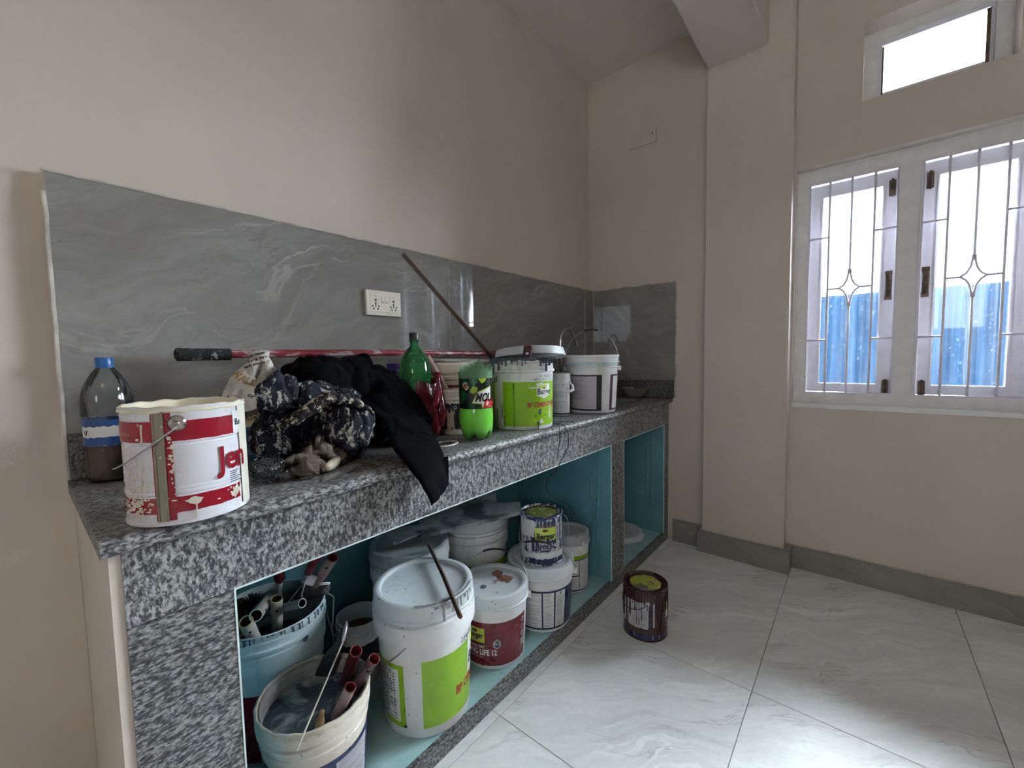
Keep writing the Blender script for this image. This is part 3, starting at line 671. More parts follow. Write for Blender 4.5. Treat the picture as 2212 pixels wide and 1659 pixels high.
def bail(t_, r, z, ang, rise, axis=0.0, wire='wirew', rr=0.0016, grip=None, gm='black', fold=None):
    """wire handle pivoting at two ears at +-90 deg about the axis; ang = tilt from upright (deg)"""
    pts = []; A = R(axis)
    u_ = Vector((math.cos(A), math.sin(A), 0)); n_ = Vector((-math.sin(A), math.cos(A), 0))
    up = Vector((0, 0, 1)) * math.cos(R(ang)) + n_ * math.sin(R(ang))
    for k in range(25):
        a = math.pi * k / 24; q = math.sin(a)
        pts.append(u_ * (r * math.cos(a)) + up * (rise * (q ** 0.8)) + Vector((0, 0, z)))
    pts = [pts[0] - u_ * .006] + pts + [pts[-1] + u_ * .006]
    o = MB().tube(pts, rr, 6).build('bail_handle', M[wire], t_, smooth=True)
    if grip: MB().tube(pts[13 - grip:14 + grip], 0.004, 8).build('grip', M[gm], o, smooth=True)
    for s_ in (-1, 1):
        c = u_ * (s_ * (r + .001)); MB().box(-.008, .008, -.006, .006, -.010, .010, Matrix.Translation(c + Vector((0, 0, z))) @ Matrix.Rotation(A, 4, 'Z')).build('ear', M['white'], t_, bevel=0.002)
    return o
K = ZT; Z = ZS

# 1 large lidded green-label pail
t_, F = pail('lidded_pail', 'large white lidded pail with big lime green label, nearest in the cupboard', 'pail', -1.739, -0.373, Z, 0.402, 0.151, 0.131, 'white', 'lidw', rings=[(.715, .850, .012), (.880, .888, .006)], zf=.70)
cpatch(F, -6, 100, .031, .237, M['green'], t_, 'label_panel')
cpatch(F, -82, -28, .030, .222, M['green'], t_, 'label_panel')
q = cpatch(F, -80, -35, .047, .208, M['paperw'], t_, 'text_panel', off=.001); clines(F, -78, -38, .05, .204, M['ink'], q, .0048, .0022, .0014, 3)
for k in range(7): clines(F, -76 + 5.4 * k, -73 + 5.4 * k, .052, .200, M['inkd'], q, .0085, .0028, .0016, 30 + k, .35)
q = cpoly([(61, .245), (100, .245), (100, .130), (75, .118), (61, .128)], F, M['paperw'], t_, 'logo_shield'); ctext('Berger', .050, F, 63, .152, M['inkd'], q, .0012, .1, .8, .0016)
q = cpoly([(68, .240), (84, .242), (92, .205), (72, .200)], F, M['lime'], t_, 'logo_mark', .0012)
ctext('BP CEMENT PAINT', .036, F, 37, .095, M['redp'], t_, .0012, 0, .72)
ctext('2.3 kg 20 L', .020, F, 45, .247, M['navy'], t_, .0003, .25, .8)
blotch(F, -29, .037, .006, .005, M['inkd'], t_, 5)
lf = lambda z: .1515 + (.402 - z) * .04
cdrips(lf, [(20, .398, .048, .016), (26, .399, .018, .024), (31, .398, .034, .012), (37, .399, .022, .022), (43, .398, .028, .010), (50, .399, .014, .024), (56, .398, .032, .013), (62, .399, .015, .018), (12, .399, .009, .026)], M['dripg'], t_)
m = MB(); vs = []; n = 26
for i in range(n + 1):
    a = R(-12 + 84 * i / n)
    for r_ in (.1485 + .0005 * math.sin(i * 2.1), .1405 + .002 * math.sin(i * 3.3)): vs.append((r_ * math.cos(a), r_ * math.sin(a), .4026))
m.add(vs, [(2 * i, 2 * i + 2, 2 * i + 3, 2 * i + 1) for i in range(n)]).build('paint_drips', M['dripg'], t_)
pts = [(R(a), z, e_) for a, z, e_ in ((-17, .292, .006), (-20, .287, .006), (-35, .250, .006), (-55, .205, .008), (-78, .165, .016), (-100, .143, .026), (-122, .150, .026), (-150, .200, .010), (-180, .275, .006), (-190, .290, .006))]
MB().tube([((.1375 + e_) * math.cos(a), (.1375 + e_) * math.sin(a), z) for a, z, e_ in pts], .0019, 6).build('bail_handle', M['wirew'], t_, smooth=True)
BG = t_
# 2 maroon pail
t_, F = pail('lidded_pail', 'white lidded pail with maroon label and rust-brown stains on its lid', 'pail', -1.424, -0.373, Z, 0.266, 0.129, 0.113, 'white', 'lidw', rings=[(.79, .86, .006)], zf=.76)
cpatch(F, -100, 66, .015, .174, M['maroon'], t_)
q = cpoly([(-52, .155), (-16, .153), (-17, .100), (-52, .100)], F, M['lime'], t_, 'logo_panel'); ctext('Berger', .028, F, -48, .117, M['inkd'], q, .0008, 0, .80, .0016); blotch(F, -34, .142, .014, .007, M['maroon'], q, 3, .0016); ctext('Paint your imagination', .005, F, -46, .106, M['inkd'], q, 0, 0, .8, .0016)
ctext('WEATHERCOAT', .0145, F, -57, .080, M['paperw'], t_, .0003, 0, .78)
ctext('LONG LIFE 12', .029, F, -58, .055, M['paperw'], t_, .0010, 0, .72)
ctext('PU Silicon exterior emulsion with PU', .0068, F, -58, .045, M['paperw'], t_, 0, 0, .75)
q = cpoly([(-2, .103), (4.5, .115), (11, .105), (11, .088), (4.5, .077), (-2, .086)], F, M['paperg'], t_, 'hexagon_badge'); cpoly([(0, .098), (4.5, .110), (9, .101), (8.5, .088), (4.5, .082), (0, .089)], F, M['navy'], q, 'badge_centre', .0014); clines(F, 0, 9, .092, .103, M['paperw'], q, .004, .0015, .002, 2, 0)
for k, zz in enumerate((.150, .122, .098)):
    cpoly([(58 + 4.2 * math.cos(i * .628), zz + .0095 * math.sin(i * .628)) for i in range(10)], F, M['paperw'], t_, 'round_badge'); cpoly([(58 + 2.6 * math.cos(i * .785), zz + .0055 * math.sin(i * .785)) for i in range(8)], F, M['maroon' if k % 2 else 'ink'], t_, 'badge_centre', .0016)
q = cpatch(F, 53, 63, .055, .082, M['ink'], t_, 'small_panel', .0009); clines(F, 54, 62, .057, .08, M['paperw'], q, .0035, .0011, .0014, 1, 0)
t = NT('rust_brown_smear'); v = t.coord(); g1 = t.noise(v, 34, 7, .7); sx_, sy_, _z = t.sep(v)
def rad(cx, cy, r_): return t.fr(t.math('SQRT', t.math('ADD', t.math('POWER', t.math('SUBTRACT', sx_, cx), 2.0), t.math('POWER', t.math('SUBTRACT', sy_, cy), 2.0))), r_, 0)
k_ = t.math('MAXIMUM', rad(-.018, .045, .042), t.math('MAXIMUM', rad(-.055, .018, .032), t.math('MULTIPLY', rad(-.03, .02, .05), .7)))
fac = t.fr(t.math('ADD', t.math('MULTIPLY', k_, .55), g1), .66, .78); t.base(t.mix(t.fr(g1, .4, .65), (.10, .03, .018, 1), (.30, .14, .08, 1))); t.rough(.85)
tb = t.N('ShaderNodeBsdfTransparent'); mm = t.N('ShaderNodeMixShader'); t.L(fac, mm.inputs[0]); t.L(tb.outputs[0], mm.inputs[1]); t.L(t.b.outputs[0], mm.inputs[2]); t.L(mm.outputs[0], t.out.inputs['Surface'])
MB().disc(.103, .2556, 48).build('rust_stain', t.m, t_)
MB().lathe([(0, .2595), (.008, .2590), (.0115, .2565), (.012, .2555)], 20, .030, -.035).build('bung', flat('bung_grey', (.10, .11, .12, 1), .5), t_, auto=40)
bail(t_, .132, .212, 42, .160, 82, 'wirew', .0017, 3)
# 3 navy label pail under the tin
t_, F = pail('lidded_pail', 'white lidded pail with navy bordered text label, carrying the navy and white paint tin', 'pail', -1.153, -0.397, Z, 0.261, 0.137, 0.117, 'white', 'lidw', rings=[(.775, .80, .004), (.80, .87, .008)], zf=.765)
cpatch(F, -70, 78, .014, .176, M['navy'], t_)
for k, (a, b_) in enumerate(((-62, 0), (3, 23), (26, 47))):
    q = cpatch(F, a, b_, .022, .168, M['paperw'], t_, 'text_panel', .0011); clines(F, a + 2, b_ - 2, .026, .15 if k == 2 else .163, M['ink'], q, .0046 if k < 2 else .0034, .0014, .0016, k + 4, .15)
    if k == 2: cpoly([(36 + 2.5 * math.cos(i * .785), .160 + .006 * math.sin(i * .785)) for i in range(8)], F, M['ink'], q, 'pictogram', .0018)
bail(t_, .141, .206, -30, .176, 82, 'wirew', .0019, 3)
# 4 tin on it
def tin(name, label, x, y, z0, h, r, body, lidm, topm, turn=0.0, bead=.0035):
    t_ = thing(name, label, 'tin', (x, y, z0 + .0005), phi(x, y) + turn)
    pr = [(0, .003), (r - .003, .003), (r - .001, 0), (r + .0015, .001), (r + .0015, .005), (r, .0065), (r, h - .008), (r + .002, h - .006), (r + .0025, h - .002), (r + .0005, h), (r - .003, h - .001), (r - .005, h - .005), (r - .006, h - .006), (r - .0125, h - .006), (r - .0135, h - .003), (r - .015, h - .003), (r - .016, h - .006)]
    MB().lathe(pr + [(r - .016, h - .012), (0, h - .012)], 64).build('body', body, t_, auto=35)
    MB().lathe([(r - .0165, h - .007), (r - .018, h - .0035), (r - .0195, h - .0035), (r - .021, h - .008), (0, h - .008)], 64).build('lid', lidm, t_, auto=35)
    if topm:
        m = MB(); rnd = random.Random(int(h * 1000)); n = 48; vs = [(0, 0, h - .0055)]; rr_ = r - .022
        for j in range(1, 7):
            for i in range(n):
                q = rr_ * j / 6 * (1 if j < 6 else rnd.uniform(.93, 1.0)); a = 2 * math.pi * i / n
                vs.append((q * math.cos(a), q * math.sin(a), h - .0062 + rnd.uniform(0, .0022) * (j < 6) - (.0012 if j == 6 else 0)))
        fs = [(0, 1 + i, 1 + (i + 1) % n) for i in range(n)]
        for j in range(5):
            for i in range(n): fs.append((1 + j * n + i, 1 + (j + 1) * n + i, 1 + (j + 1) * n + (i + 1) % n, 1 + j * n + (i + 1) % n))
        m.add(vs, fs).build('dried_paint', topm, t_, smooth=True)
    return t_, (lambda z: r)
t = NT('olive_paint_skin'); v = t.coord(); n = t.noise(v, 38, 6, .7); t.base(t.mix(t.fr(n, .5, .68), (.16, .19, .045, 1), (.42, .45, .22, 1))); t.rough(.22); t.bump(n, .5, .004); M['olive'] = t.m
t = NT('yellow_green_dried_paint'); v = t.coord(); n = t.noise(v, 60, 7, .75); g2 = t.noise(v, 14, 3); c = t.mix(t.fr(n, .35, .7), (.20, .21, .012, 1), (.42, .45, .05, 1)); t.base(t.mix(t.fr(g2, .50, .56), c, (.05, .035, .03, 1))); t.rough(.4); t.bump(n, .9, .006); M['ygreen'] = t.m
t = NT('tin_lid_grimy'); v = t.coord(); n = t.noise(v, 25, 5, .7); t.base(t.mix(t.fr(n, .45, .6), (.045, .035, .02, 1), (.16, .15, .05, 1))); t.rough(.3); t.b.inputs['Metallic'].default_value = .3; M['lidgrime'] = t.m
t = NT('tin_navy_white_scuffed'); v = t.coord(); z = t.coord((1, 1, .22)); n = t.noise(z, 30, 6, .65, .3); s3 = t.sep(v)
c = t.mix(t.fr(n, .50, .53), (.012, .03, .12, 1), (.55, .55, .56, 1)); n2 = t.noise(v, 11, 4)
band = t.math('ADD', t.math('MULTIPLY', t.sep(v)[2], 1.0), t.math('MULTIPLY', n2, .03)); w1 = t.math('MULTIPLY', t.fr(band, .040, .046), t.fr(band, .072, .066)); c = t.mix(w1, c, (.60, .60, .60, 1)); t.base(c); t.rough(.3); M['broiz'] = t.m
t_, F = tin('paint_tin', 'navy and white paint tin dripped with white, standing on the navy label pail lid', -1.143, -0.396, Z + .251, 0.198, .0865, M['broiz'], M['lidgrime'], M['olive'])
cpatch(F, -75, -20, .115, .182, M['dripw'], t_, 'white_smear', .0006, .006, 3)
q = cpatch(F, -18, 39, .107, .158, M['lime'], t_, 'logo_panel', .001); blotch(F, 10, .146, .014, .007, M['maroon'], q, 4, .0015); ctext('Berger', .033, F, -14, .112, M['inkd'], q, .0012, 0, .86, .0018)
cpatch(F, -8, 40, .160, .182, M['navy'], t_, 'label_panel', .0009); ctext('LUXURY EMULSION', .0085, F, -6, .162, M['redp'], t_, .0002, 0, .8, .0016)
cpatch(F, -28, 62, .058, .101, M['navy'], t_, 'label_panel', .0007, .003, 6)
cpatch(F, -20, 54, .068, .098, M['paperg'], t_, 'pale_scuff', .0009, .004, 7)
ctext('Broi3C', .036, F, -17, .070, M['navy'], t_, .0016, 0, .86, .0018); ctext('interior', .012, F, 24, .060, M['paperw'], t_, .0002, 0, .8, .0014)
cdrips(F, [(-60, .19, .05, .006), (-50, .19, .03, .005), (-42, .10, .04, .005), (-35, .12, .07, .004), (-6, .183, .05, .004), (3, .183, .03, .005), (14, .19, .045, .004), (24, .19, .03, .005), (42, .19, .16, .006), (47, .19, .14, .004), (52, .17, .12, .005), (-38, .06, .045, .005), (36, .05, .04, .005), (62, .19, .1, .004), (-70, .19, .03, .008), (46, .075, .07, .006)], M['dripw'], t_, .0016)
cpatch(F, -40, 70, .008, .030, M['navy'], t_, 'label_panel', .0007, .003, 9)
for a_ in (-80, 75):
    MB().lathe([(0, 0), (.007, 0), (.0075, .002), (.003, .004), (0, .004)], 14).build('ear_knob', M['chrome'], t_).matrix_local = Matrix.Rotation(R(a_), 4, 'Z') @ Matrix.Translation((.0865, 0, .145)) @ Matrix.Rotation(R(90), 4, 'Y')
MB().tube([(.0905 * math.cos(R(70)), .0905 * math.sin(R(70)), .145), (.07, .088, .115), (.03, .110, .105), (.01, .112, .14), (0.0, .104, .17), (.012, .094, .182)], .0015, 6).build('bail_handle', M['wirew'], t_, smooth=True)
MB().tube([(.0905 * math.cos(R(-80)), -.0895, .145), (.06, -.093, .10), (.075, -.062, .055), (.089, -.01, .062), (.092, .02, .075)], .0015, 6).build('bail_handle', M['wire'], t_, smooth=True)
# 5 small pail at the right of the first cupboard
t_, F = pail('lidded_pail', 'small white lidded pail with a green stripe beside the cupboard divider', 'pail', -0.874, -0.365, Z, 0.272, 0.090, 0.082, 'white', 'lidd', rings=[(.80, .86, .005)], zf=.78, seg=48)
cpatch(F, -30, 95, .158, .176, M['green'], t_, 'stripe'); cpatch(F, -30, 95, .154, .158, M['navy'], t_, 'stripe'); q = cpatch(F, -30, 92, .016, .154, M['paperw'], t_, 'text_panel', .0004)
clines(F, 2, 26, .02, .148, M['inkl'], q, .0052, .0016, .001, 11); clines(F, 32, 78, .02, .148, M['inkl'], q, .0052, .0016, .001, 12); cpatch(F, -20, 32, .080, .0845, M['navy'], q, 'rule', .0012); cpatch(F, 28, 30, .02, .15, M['navy'], q, 'rule', .0009); cpatch(F, -30, 95, .010, .016, M['navy'], t_, 'stripe', .0008)
bail(t_, .0885, .232, 105, .085, 40, 'wirew', .0014)
# 6 pails behind
t_, F = pail('lidded_pail', 'dusty white lidded pail at the back, left of the long grey float board', 'pail', -1.590, -0.098, Z, 0.400, 0.147, 0.130, 'white2', 'lidd', rings=[(.72, .845, .007), (.875, .885, .005)], zf=.71)
cpatch(F, -100, 90, .03, .24, M['green'], t_)
t_, F = pail('lidded_pail', 'white lidded pail at the back holding up the wide end of the grey board', 'pail', -1.273, -0.126, Z, 0.425, 0.147, 0.130, 'white2', 'lidd', rings=[(.70, .78, .007), (.83, .86, .006)], zf=.69)
cpatch(F, -100, 90, .03, .245, M['green'], t_)
MB().tube([(.09, -.125, .20), (.135, -.075, .245), (.15, -.01, .252), (.145, .03, .235)], .0016, 6).build('bail_handle', M['wirew'], t_, smooth=True)
# small tub standing behind, and the float board
t_, F = pail('small_tub', 'small white tub with a red band standing behind the board by the teal wall', 'tub', -1.045, 0.010, Z, 0.42, 0.046, 0.043, 'white2', 'white2', rings=[(.90, .92, .003)], zf=.88, seg=32)
cpatch(F, -90, 90, .33, .352, M['maroon'], t_, 'stripe')
t_ = thing('float_board', 'long grey dust-caked wooden float board lying across two pail lids', 'board', (-1.60, -0.11, Z + .432), 0, rot=(0, 0, 0))
m = MB(); top = [(-1.655, -.066), (-1.690, -.138), (-1.590, -.148), (-1.597, -.178), (-1.20, -.335), (-1.116, -.262), (-1.26, -.075), (-1.515, -.060), (-1.535, -.090)]
fz = lambda x: .490 + (x + 1.65) * .012
vs = [(a + 1.60, b_ + .11, fz(a) + .0075 - Z - .432) for a, b_ in top] + [(a + 1.60, b_ + .11, fz(a) - .0075 - Z - .432) for a, b_ in top]; n = len(top)
o = m.add(vs, [tuple(range(n))[::-1], tuple(range(n, 2 * n))] + [(i, (i + 1) % n, n + (i + 1) % n, n + i) for i in range(n)])
t = NT('cement_caked_wood'); v = t.coord(); n_ = t.noise(v, 14, 8, .75); c = t.mix(t.fr(n_, .35, .68), (.15, .155, .16, 1), (.30, .305, .305, 1)); t.base(t.mix(t.fr(t.noise(v, 5, 5), .55, .62), c, (.045, .05, .06, 1))); t.rough(.85); t.bump(n_, .5, .006); M['cement'] = t.m
o.build('board', M['cement'], t_, bevel=.0015)
MB().box(-.085, .02, -.062, .035, .0100, .0160).build('handle_plate', M['cement'], t_, bevel=.002)
# stick lying on the large lid
t_ = thing('wooden_stick', 'dark brown square stick lying across the large white lid', 'stick', (-1.70, -.40, Z + .4105), 0)
MB().tube([(.112, .190, 0), (.0, -.022, 0), (-.108, -.212, 0)], .0065, 4).build('shaft', M['stick'], t_)
# 7 open bucket of tools at the back left
t_, F = pail('open_bucket', 'bluish white open bucket crammed with roller handles and tools, behind the pier', 'bucket', -2.079, -0.085, Z, 0.372, 0.149, 0.128, 'bluew', None, rings=[(.70, .83, .006), (.865, .885, .008), (.93, .945, .006)], zf=.69)
cpatch(F, -100, 100, .01, .205, M['maroon'], t_)
MB().disc(.12, .25, 40).build('contents', flat('dark_sludge', (.012, .013, .014, 1), .5, 0, .5), t_)
Rr = lambda z: .1495
cdrips(Rr, [(a, .371, .004 + .017 * abs(math.sin(a * 3.1)), .008 + .005 * math.sin(a)) for a in (-24, -19, -15, -8, -3, 1, 9, 12, 20, 27, 30, 38, 47, 52, 59, 63, 74)], M['dripd'], t_, .002)
blotch(lambda z: .138, 22, .215, .016, .018, M['dripd'], t_, 3, .006); blotch(lambda z: .145, 32, .315, .012, .008, M['dripd'], t_, 5, .006)
LB = t_
MB().tube([(.03, .145, .33), (.04, .162, .25), (.03, .165, .16), (.0, .16, .08)], .0014, 6).build('bail_handle', M['wirew'], t_, smooth=True)
def W(o, p): return p
rollcream = plastic('roller_tube_cream', (.36, .34, .30, 1), (.09, .085, .08), .7, (.05, .05, .05), .7, .5)
rollred = plastic('roller_tube_maroon', (.30, .21, .19, 1), (.10, .012, .018), .85, (.05, .02, .02), .7, .5)
rollgrey = plastic('roller_tube_grey', (.24, .27, .29, 1), (.08, .09, .10), .5, (.05, .05, .05), .5, .5)
rimw = flat('tube_end_pale', (.48, .50, .48, 1), .6, 0, 0, .3); rimy = flat('tube_end_ochre', (.36, .30, .12, 1), .7, 0, 0, .4); rimr = flat('tube_end_maroon', (.14, .015, .02, 1), .4); dark = flat('tube_bore_dark', (.012, .012, .013, 1), .8)
def roller(label, a, b_, r, m, rm, taper=.94, bore=dark, name='roller_stick', hole=True):
    """hollow round plastic handle, open end at a, inserted end b"""
    a, b_ = Vector(a), Vector(b_); L_ = (a - b_).length
    t_ = thing(name, label, 'handle', b_); t_.rotation_mode = 'QUATERNION'; t_.rotation_quaternion = Vector((0, 0, 1)).rotation_difference((a - b_).normalized())
    MB().lathe([(0, 0), (r * taper * .9, 0), (r * taper, .004), (r * taper, L_ * .4), (r, L_ * .72), (r, L_)], 24, mod=lambda q, z, w_: (q * (1 + .02 * math.sin(w_ * 3 + z * 60)), z)).build('tube', m, t_, auto=45)
    MB().lathe([(r, L_), (r * .96, L_ + .0012), (r * .82, L_ + .0006), (r * .80, L_ - .002)], 24).build('rim', rm, t_, smooth=True)
    MB().lathe([(r * .80, L_ - .001), (r * .78, L_ - .035), (0, L_ - .036)], 24).build('bore', bore, t_)
    if hole:
        up = t_.rotation_quaternion.inverted() @ Vector((CAM.x - a.x, CAM.y - a.y, .3)).normalized(); g_ = math.atan2(up.y, up.x)
        h_ = MB().lathe([(0, .0), (.0036, .0), (.0040, .0012)], 12).build('hang_hole', dark, t_); h_.matrix_local = Matrix.Rotation(g_, 4, 'Z') @ Matrix.Translation((r * 1.012, 0, L_ - .030)) @ Matrix.Rotation(R(90), 4, 'Y')
    return t_
roller('short cream roller handle with ochre end, leftmost in the bucket behind the pier', (-2.172, -.188, .470), (-2.125, -.120, .345), .0165, rollcream, rimy, bore=flat('bore_olive', (.06, .05, .025, 1), .8))
roller('pale grey roller handle pointing at the viewer over its short cream neighbour', (-2.150, -.196, .478), (-2.065, -.050, .440), .0165, rollcream, rimw)
roller('upright cream roller handle with a small round hole and ochre end', (-2.082, -.150, .475), (-2.070, -.105, .335), .0155, rollcream, rimy, bore=flat('bore_brown', (.10, .05, .025, 1), .8))
roller('grey roller handle with white-rimmed end lying low in the tool bucket', (-2.040, -.215, .466), (-2.080, -.030, .385), .0125, rollgrey, rimw, hole=False)
roller('tall blotched maroon and cream roller handle leaning out over the bucket rim', (-1.945, -.211, .560), (-1.975, -.060, .380), .0165, rollred, rimr, bore=rimr)
def grip_tool(name, label, cat, pts, rads, mats, split):
    t_ = thing(name, label, cat, pts[0]); o = Vector(pts[0]); P_ = [Vector(p) - o for p in pts]
    MB().tube(P_[:split + 1], rads[:split + 1], 12).build('grip', mats[0], t_, smooth=True)
    MB().tube(P_[split:], rads[split:], 10).build('shank', mats[1], t_, smooth=True); return t_
grip_tool('maroon_tool', 'dark maroon round tool grip hanging down behind the granite edge above the tool bucket', 'handle', [(-2.058, -.10, .640), (-2.062, -.09, .575), (-2.050, -.085, .520), (-2.047, -.083, .494), (-2.047, -.080, .485), (-2.045, -.06, .36)], [.017, .0175, .0145, .0155, .010, .003], (rimr, M['wire']), 4)
grip_tool('cage_roller', 'roller frame with red and grey grip and bent cage wire, upright in the tool bucket', 'tool', [(-1.975, -.265, .640), (-1.985, -.235, .60), (-1.995, -.19, .555), (-1.998, -.165, .520), (-1.990, -.14, .490), (-1.985, -.10, .38)], [.011, .013, .012, .011, .006, .003], (flat('grip_red_grey', (.22, .03, .035, 1), .4, 0, .1, .9), M['wire']), 3)
t_ = D.objects['cage_roller']; MB().box(-.016, .016, -.010, .010, -.016, .012, Matrix.Translation((-.016, .11, -.145)) @ Matrix.Rotation(.6, 4, 'Y')).build('ferrule', M['paperg'], t_, bevel=.003)
MB().tube([(-.010, .118, -.135), (-.035, .10, -.150), (-.045, .10, -.175), (-.04, .11, -.200), (-.03, .13, -.225)], .0022, 8).build('cage_wire', M['wire'], t_, smooth=True)
MB().tube([(-.08, .10, -.205), (.012, .128, -.155), (.06, .14, -.14)], .0022, 8).build('cage_wire', M['black'], t_, smooth=True)
MB().tube([(-.10, .12, -.215), (-.01, .15, -.165)], .0018, 8).build('cage_wire', M['wire'], t_, smooth=True)
t_ = thing('paint_roller', 'dark worn paint roller sleeve beside the tall maroon handle', 'roller', (-1.975, -.09, .41))
MB().tube([(-.06, .05, -.01), (-.045, .035, 0), (.035, -.055, .03), (.04, -.06, .032)], [.014, .020, .020, .013], 18).build('sleeve', spatter('roller_nap', (.05, .055, .06), (.3, .3, .3), (.2, .2, .2), .4, .3), t_, smooth=True)
MB().tube([(.035, -.055, .03), (.036, -.077, .052), (.012, -.068, .058)], .0045, 8).build('end_cap', M['paperw'], t_, smooth=True)
t_ = thing('scrubbing_brush', 'clump of dark matted brush bristles in the bucket behind the cream handles', 'brush', (-2.105, -.03, .40)); random.seed(3)
m = MB()
for _ in range(230):
    a = random.uniform(0, 6.28); p = random.uniform(0, 1.2); d_ = Vector((math.sin(p) * math.cos(a), math.sin(p) * math.sin(a), math.cos(p))); L_ = random.uniform(.04, .062)
    m.tube([Vector((random.uniform(-.02, .02), random.uniform(-.02, .02), -.01)), d_ * L_ * .6 , d_ * L_ + Vector((0, 0, -.006))], .0012, 3, caps=False)
m.build('bristles', flat('bristle_dark_green', (.025, .03, .027, 1), .8), t_, merge=False, kind='stuff'); MB().ell((0, 0, -.012), (.035, .035, .02)).build('stock', M['black'], t_, smooth=True)
t_ = thing('yellow_sponge', 'small yellow block of sponge half hidden by the granite pier', 'sponge', (-2.140, .005, .39)); MB().box(-.045, .028, -.02, .02, -.05, .042).build('sponge', flat('sponge_yellow', (.28, .24, .02, 1), .9, 0, .8, .4), t_, bevel=.006)
t_ = thing('bent_wire', 'bent square steel roller frame wire hooked outside the tool bucket', 'wire frame', (-1.92, -.10, .40))
MB().tube([(-.02, .01, .005), (.001, 0, .001), (.022, 0, -.022), (.026, 0, -.030), (.019, 0, -.105), (.012, 0, -.140), (.018, 0, -.152), (.042, 0, -.172), (.075, .005, -.176)], .0026, 8).build('wire', M['wire'], t_, smooth=True)
# small open pot
t_, F = pail('open_pot', 'small grimy open pot with ochre inside, between the buckets at the back', 'pot', -1.812, -0.105, Z, 0.222, 0.075, 0.064, 'white2', None, rings=[(.78, .84, .004), (.88, .91, .005)], zf=.76, seg=40)
cpatch(F, -80, 80, .05, .150, M['blackl'], t_, 'label_panel', .0005, .004); ctext('1 L', .05, F, -30, .10, M['paperw'], t_, .001, 0, .6, .0014)
MB().disc(.066, .165, 32).build('contents', flat('ochre_residue', (.09, .075, .035, 1), .9, 0, .6, .4), t_)
# 8 front-left open bucket of murky water
t_, F = pail('open_bucket', 'open white bucket of murky grey wash water, tan stained rim, nearest the viewer', 'bucket', -2.079, -0.357, Z, 0.254, 0.131, 0.112, 'tanw', None, rings=[(.70, .735, .003), (.80, .83, .006), (.86, .96, .007)], zf=.69)
cpatch(F, -100, 92, .01, .155, M['navy'], t_); q = cpatch(F, 18, 66, .018, .142, M['paperg'], t_, 'text_panel', .001); clines(F, 20, 64, .02, .140, M['ink'], q, .004, .0016, .0015, 21, .1)
t = NT('murky_water'); v = t.coord(); n = t.noise(v, 9, 5, .6, 1.6); c = t.mix(t.fr(n, .50, .60), (.065, .085, .11, 1), (.33, .35, .34, 1)); t.base(t.mix(t.fr(t.noise(v, 5, 3), .45, .6), c, (.05, .065, .085, 1))); t.rough(.12); t.bump(t.noise(v, 12, 3), .1, .01); M['water'] = t.m
MB().disc(.1175, .208, 56).build('water', M['water'], t_)
MB().lathe([(.1185, .2105), (.1205, .232), (.1235, .250), (.1215, .251), (.117, .232), (.1165, .2105)], 96, mod=lambda r_, z, a: (r_ + .0015 * math.sin(a * 7) * math.sin(z * 90), z + .006 * math.sin(a * 5 + 1) * (z < .22))).build('caked_ring', plastic('caked_paint', (.34, .33, .31, 1), (.10, .10, .10), .9, (.05, .05, .05), .6, .7), t_, smooth=True)
MB().lathe([(.1325, .2385), (.1330, .254), (.129, .2560), (.1255, .2545), (.126, .2515)], 96, mod=lambda r_, z, a: (r_ + .001 * math.sin(a * 23), z + .0015 * math.sin(a * 11))).build('rim_crust', plastic('rim_crust_tan', (.50, .46, .38, 1), (.24, .14, .07), .8, (.2, .12, .07), .4, .7), t_, smooth=True)
roller('maroon ended speckled roller handle rising from the wash water', (-2.046, -.476, .357), (-2.060, -.425, .262), .0140, rollred, rimr, bore=rimr, hole=False)
roller('dark maroon roller handle leaning right over the wash bucket', (-1.990, -.492, .402), (-2.000, -.385, .262), .0145, plastic('roller_tube_dark', (.09, .04, .045, 1), (.03, .02, .02), .6, (.2, .15, .15), .4, .3), rimr, bore=rimr)
roller('glossy dark maroon roller handle behind its leaning twin in the wash bucket', (-2.003, -.430, .402), (-1.990, -.335, .262), .0155, plastic('roller_tube_wine', (.07, .008, .014, 1), (.03, .02, .02), .4, (.2, .15, .15), .2, .2), rimr, hole=False, bore=rimr)
t_ = thing('wooden_brush', 'short ochre wooden brush handle standing in the wash water', 'handle', (-2.106, -.435, .262)); MB().tube([(0, 0, -.02), (0, -.002, .012), (.001, -.006, .034), (.002, -.010, .046), (.003, -.012, .056), (.004, -.014, .061)], [.011, .0105, .009, .0055, .0062, .003], 14).build('handle', flat('ochre_wood', (.30, .20, .09, 1), .5, 0, .2, .4), t_, smooth=True)
t_ = thing('scraper', 'thin steel rod scraper resting diagonally over the wash bucket rim', 'scraper', (-2.186, -.503, .318)); P0 = Vector((-2.186, -.503, .318)); P1 = Vector((-2.008, -.374, .405)); P2 = Vector((-1.975, -.335, .428))
MB().tube([(0, 0, 0), P1 - P0], .0022, 8).build('rod', flat('rod_pale', (.42, .38, .32, 1), .4, .2), t_); MB().tube([P1 - P0, (P1 - P0) * .35 + (P2 - P0) * .65, P2 - P0], [.004, .0062, .0016], 10).build('tip', M['wire'], t_, smooth=True)
t_ = thing('putty_knife', 'dark caked putty knife slanting into the wash water', 'putty knife', (-2.02, -.262, .262)); a = Vector((0, 0, -.015)); b_ = Vector((.052, -.062, .150))
MB().tube([a, a.lerp(b_, .45), a.lerp(b_, .62), a.lerp(b_, .8), b_], [.026, .022, .010, .012, .006], 12, ry=[.004, .005, .008, .009, .005], up=(.6, -.8, 0)).build('blade', spatter('caked_dark', (.04, .042, .045), (.2, .2, .2), (.1, .1, .1), .5, .4), t_, smooth=True)
